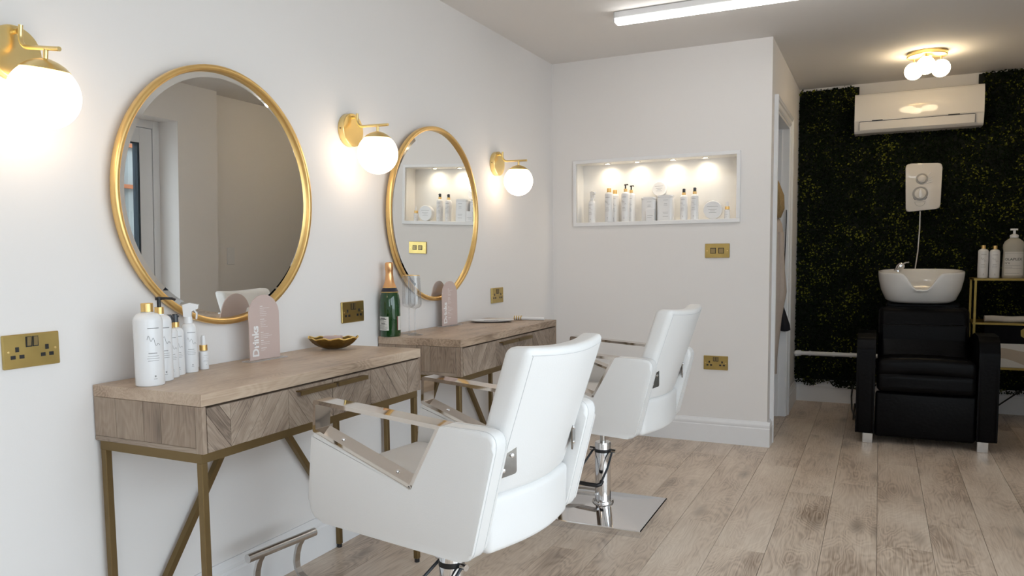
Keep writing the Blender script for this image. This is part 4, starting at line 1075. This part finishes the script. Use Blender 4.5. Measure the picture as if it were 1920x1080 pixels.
bm = NB(); lathe(bm, [(0, 0), (.006, 0), (.006, .004), (0, .004)], 12, Matrix.Translation((-.03, -.165, .001))); obj('overflow', bm, M_BLACKP, e)
bm = NB(); tube(bm, [(1.805, YB-.06, .155), (1.80, YB-.10, .07), (1.81, YB-.30, .010), (1.835, YB-.55, .008), (1.832, YB-.78, .035), (1.838, YB-.86, .10), (1.843, YB-.87, .16)], .006, 8)
tag(obj('power_cable', bm, M_BLACKP, None, True), 'black cable looping from hedge to the backwash chair side', 'cable')

# ------------------------------------------------------------------ gold shelf unit
e = thing('shelf_rack', 'gold metal shelf rack at the right picture edge', 'shelf', (2.552, 5.98, 0))
sw, sd = .56, .30
for x in (0, sw):
    for y in (.0, sd):
        bm = NB(); box(bm, x-.007, x+.007, y-.007, y+.007, .0, .972); obj('post', bm, M_SHELFG, e)
for z in (.965, .670, .372):
    bm = NB(); box(bm, -.012, sw+.012, -.012, sd+.012, z, z+.013); obj('shelf_board', bm, M_SHELFG, e)
SX, SY = 2.552, 5.98
GB = 'white gold-capped bottles on the shelf rack'
bottle('cap', (2.600, 6.08, .9785), .0315, .222, 'slim white gold-capped bottle at the left end of gold rack', -88, group=GB)
bottle('cap', (2.668, 6.09, .9785), .0315, .218, 'slim white gold-capped bottle next to the big pump bottle', -88, group=GB)
def bigpump(x, y, num, label):
    e = thing('large_pump_bottle', label, 'bottle', (x, y, .9785), R(0), 'large frosted pump bottles on the rack')
    bm = NB(); r = .064
    prof = [(0, 0), (r*.96, 0), (r, .006), (r*.985, .09), (r*.93, .165), (r*.93, .185), (r*.98, .20), (r*.97, .222), (r*.82, .245), (r*.5, .262), (.024, .266), (.024, .272), (0, .272)]
    lathe(bm, prof, 36, None, 1, .72); obj('body', bm, M_OPAL, e, True)
    bm = NB(); lathe(bm, [(0, .270), (.026, .270), (.026, .286), (.016, .292), (.008, .296), (.008, .320), (0, .320)], 24)
    prism(bm, roundpoly([(-.024, -.010), (.020, -.010), (.020, .010), (-.024, .010)], .006), .318, .330, 'z', .003, 2); obj('pump', bm, M_WHITEP, e, True)
    def onlabel(bm_, e_):
        for v in bm_.verts:
            a = R(-90)+v.co.x/(r*.94); q = 1+e_; v.co = Vector((r*.99*math.cos(a)*q, r*.72*.99*math.sin(a)*q, v.co.z))
        return bm_
    bm = NB(); n = 16
    cols = [[bm.verts.new((-.058+.116*i/n, 0, z)) for z in (.018, .09, .175)] for i in range(n+1)]
    for a, b in zip(cols, cols[1:]):
        for k in range(2): bm.faces.new((a[k], b[k], b[k+1], a[k+1]))
    lb = obj('label', onlabel(bm, .018), M_PAPER, e, True)
    for tx, sz, z, bo in (('OLAPLEX', .0235, .118, .0002), (num, .018, .094, 0)):
        t = textmesh(tx, sz, bo, 'LEFT'); bmesh.ops.subdivide_edges(t, edges=[x_ for x_ in t.edges if x_.calc_length() > .004], cuts=1)
        for v in t.verts: v.co = Vector((v.co.x-.054, 0, v.co.y+z))
        obj('lettering', onlabel(t, .030), M_INK, lb)
    b2 = bmesh.new()
    for z, x0, x1 in ((.165, -.055, .055), (.083, -.054, .034), (.072, -.054, -.010), (.064, -.054, .045), (.032, -.052, .030)):
        m_ = 10; cs = [[b2.verts.new((x0+(x1-x0)*i/m_, 0, z+d)) for d in (0, .0018)] for i in range(m_+1)]
        for a, b in zip(cs, cs[1:]): b2.faces.new((a[0], b[0], b[1], a[1]))
    obj('print', onlabel(b2, .030), M_LABEL, lb)
    return e
bigpump(2.776, 6.10, 'N\u00ba4', 'large frosted pump bottle with OLAPLEX label, fully visible')
bigpump(2.912, 6.10, 'N\u00ba5', 'large frosted pump bottle with OLAPLEX label cut by the right edge')
bm = NB(); tube(bm, [(2.615+i*.04, 6.03+.004*math.sin(i*2), .706+.002*math.sin(i*1.3)) for i in range(12)], .021, 14)
tag(obj('rolled_towel', bm, M_TOWEL, None, True), 'white rolled towel lying on the middle rack shelf', 'towel')
e = thing('black_box', 'black carton with gold emblem on the lower rack shelf', 'box', (2.86, 6.10, .545))
bm = NB(); box(bm, -.245, .2, -.10, .10, 0, .122, .001, 1); obj('carton', bm, M_BLACKCARD, e)
bm = NB(); prism(bm, [(-.040, .090), (-.012, .112), (.040, .112), (.040, .018), (-.004, .018), (-.014, .036), (-.038, .052)], -.1012, -.1003, 'y'); em = obj('emblem', bm, M_SHELFG, e)
bm = NB(); prism(bm, [(.000, .048), (.020, .086), (.034, .092), (.034, .050), (.022, .050), (.018, .062)], -.1020, -.1013, 'y'); obj('emblem_letter', bm, M_BLACKCARD, em)
e = thing('white_box', 'white carton with beige wave band under the black carton', 'box', (2.86, 6.10, .3855))
bm = NB(); box(bm, -.235, .21, -.11, .11, 0, .158, .001, 1); obj('carton', bm, M_CARD, e)
bm = NB(); top = [(-.235+.445*i/12, .118+.012*math.sin(i*.7)) for i in range(13)]; bot = [(-.235+.445*i/12, .052-.004*i+.02*math.sin(i*.6)) for i in range(13)]
prism(bm, top+bot[::-1], -.1108, -.1103, 'y'); obj('wave_band', bm, M_CARDB, e)
bm = NB(); tube(bm, [(2.66, YB-.14, .006), (2.76, YB-.15, .10), (2.90, YB-.14, .22), (3.0, YB-.14, .30)], .005, 8); tag(obj('black_flex', bm, M_BLACKP, None, True), 'black flex lying behind the gold rack legs', 'cable')

# ------------------------------------------------------------------ coats hanging in the doorway
def drape(name, pts, m, par=None, loc=None, seed=1, fold=.008, nf=5):
    """garment: rings of (z, cx, cy, rx, ry) with folds"""
    random.seed(seed); ph = random.random()*6; bm = NB(); na = 48; rows = []
    for i, (z, cx, cy, rx, ry) in enumerate(pts):
        t = i/(len(pts)-1); row = []
        for k in range(na):
            a = 2*PI*k/na; q = 1+fold/max(rx, ry)*t*math.sin(nf*a+ph+1.5*t)
            row.append(bm.verts.new((cx+rx*q*math.cos(a), cy+ry*q*math.sin(a), z)))
        rows.append(row)
    for A, B in zip(rows, rows[1:]):
        for k in range(na): bm.faces.new((A[k], A[(k+1) % na], B[(k+1) % na], B[k]))
    bm.faces.new(rows[0]); bm.faces.new(rows[-1][::-1])
    return obj(name, bm, m, par, True, angle=80)
e = thing('hanging_coat', 'beige coat with golden-brown collar hanging inside the doorway', 'coat', (1.315, 5.49, 0))
drape('coat_body', [(1.40, .0, .0, .030, .040), (1.36, .0, 0, .050, .10), (1.28, .005, 0, .058, .12), (1.05, .012, -.01, .062, .125), (.90, .020, -.01, .068, .12), (.72, .004, -.01, .055, .11), (.45, -.020, -.01, .055, .10), (.34, -.022, -.01, .056, .10)], M_FABRIC, e, seed=3)
drape('collar', [(1.70, -.02, 0, .012, .014), (1.64, .0, -.01, .028, .04), (1.55, .022, -.015, .040, .06), (1.46, .032, -.02, .034, .055), (1.40, .012, -.02, .03, .05)], M_FUR, e, seed=5, fold=.006, nf=9)
drape('sleeve', [(1.30, .045, -.06, .026, .032), (1.1, .052, -.07, .026, .03), (.92, .058, -.075, .024, .028), (.84, .050, -.075, .020, .024)], M_FABRIC, e, seed=8, fold=.003)
bm = NB(); tube(bm, [(-.02, .20, 1.70), (-.02, .08, 1.712), (-.02, .0, 1.69)], .004, 8); obj('hook', bm, M_CHROMEB, e, True)
e = thing('black_bag', 'black cloth bag hanging behind the beige coat', 'bag', (1.345, 5.655, 0))
drape('bag_body', [(.80, .012, 0, .008, .012), (.74, .018, 0, .022, .03), (.66, .030, 0, .036, .045), (.625, .032, 0, .038, .045), (.615, .032, 0, .02, .025)], M_DARKCLOTH, e, seed=4, fold=.003)
bm = NB(); tube(bm, [(.012, 0, .79), (.022, .01, 1.05), (.030, .01, 1.36), (.030, .012, 1.46)], 0, flat=(.020, .004)); obj('strap', bm, M_DARKCLOTH, e)
bm = NB(); box(bm, XP-.12, XP-.10, DY1-.14, DY1-.02, 0, 2.0); bm.free()
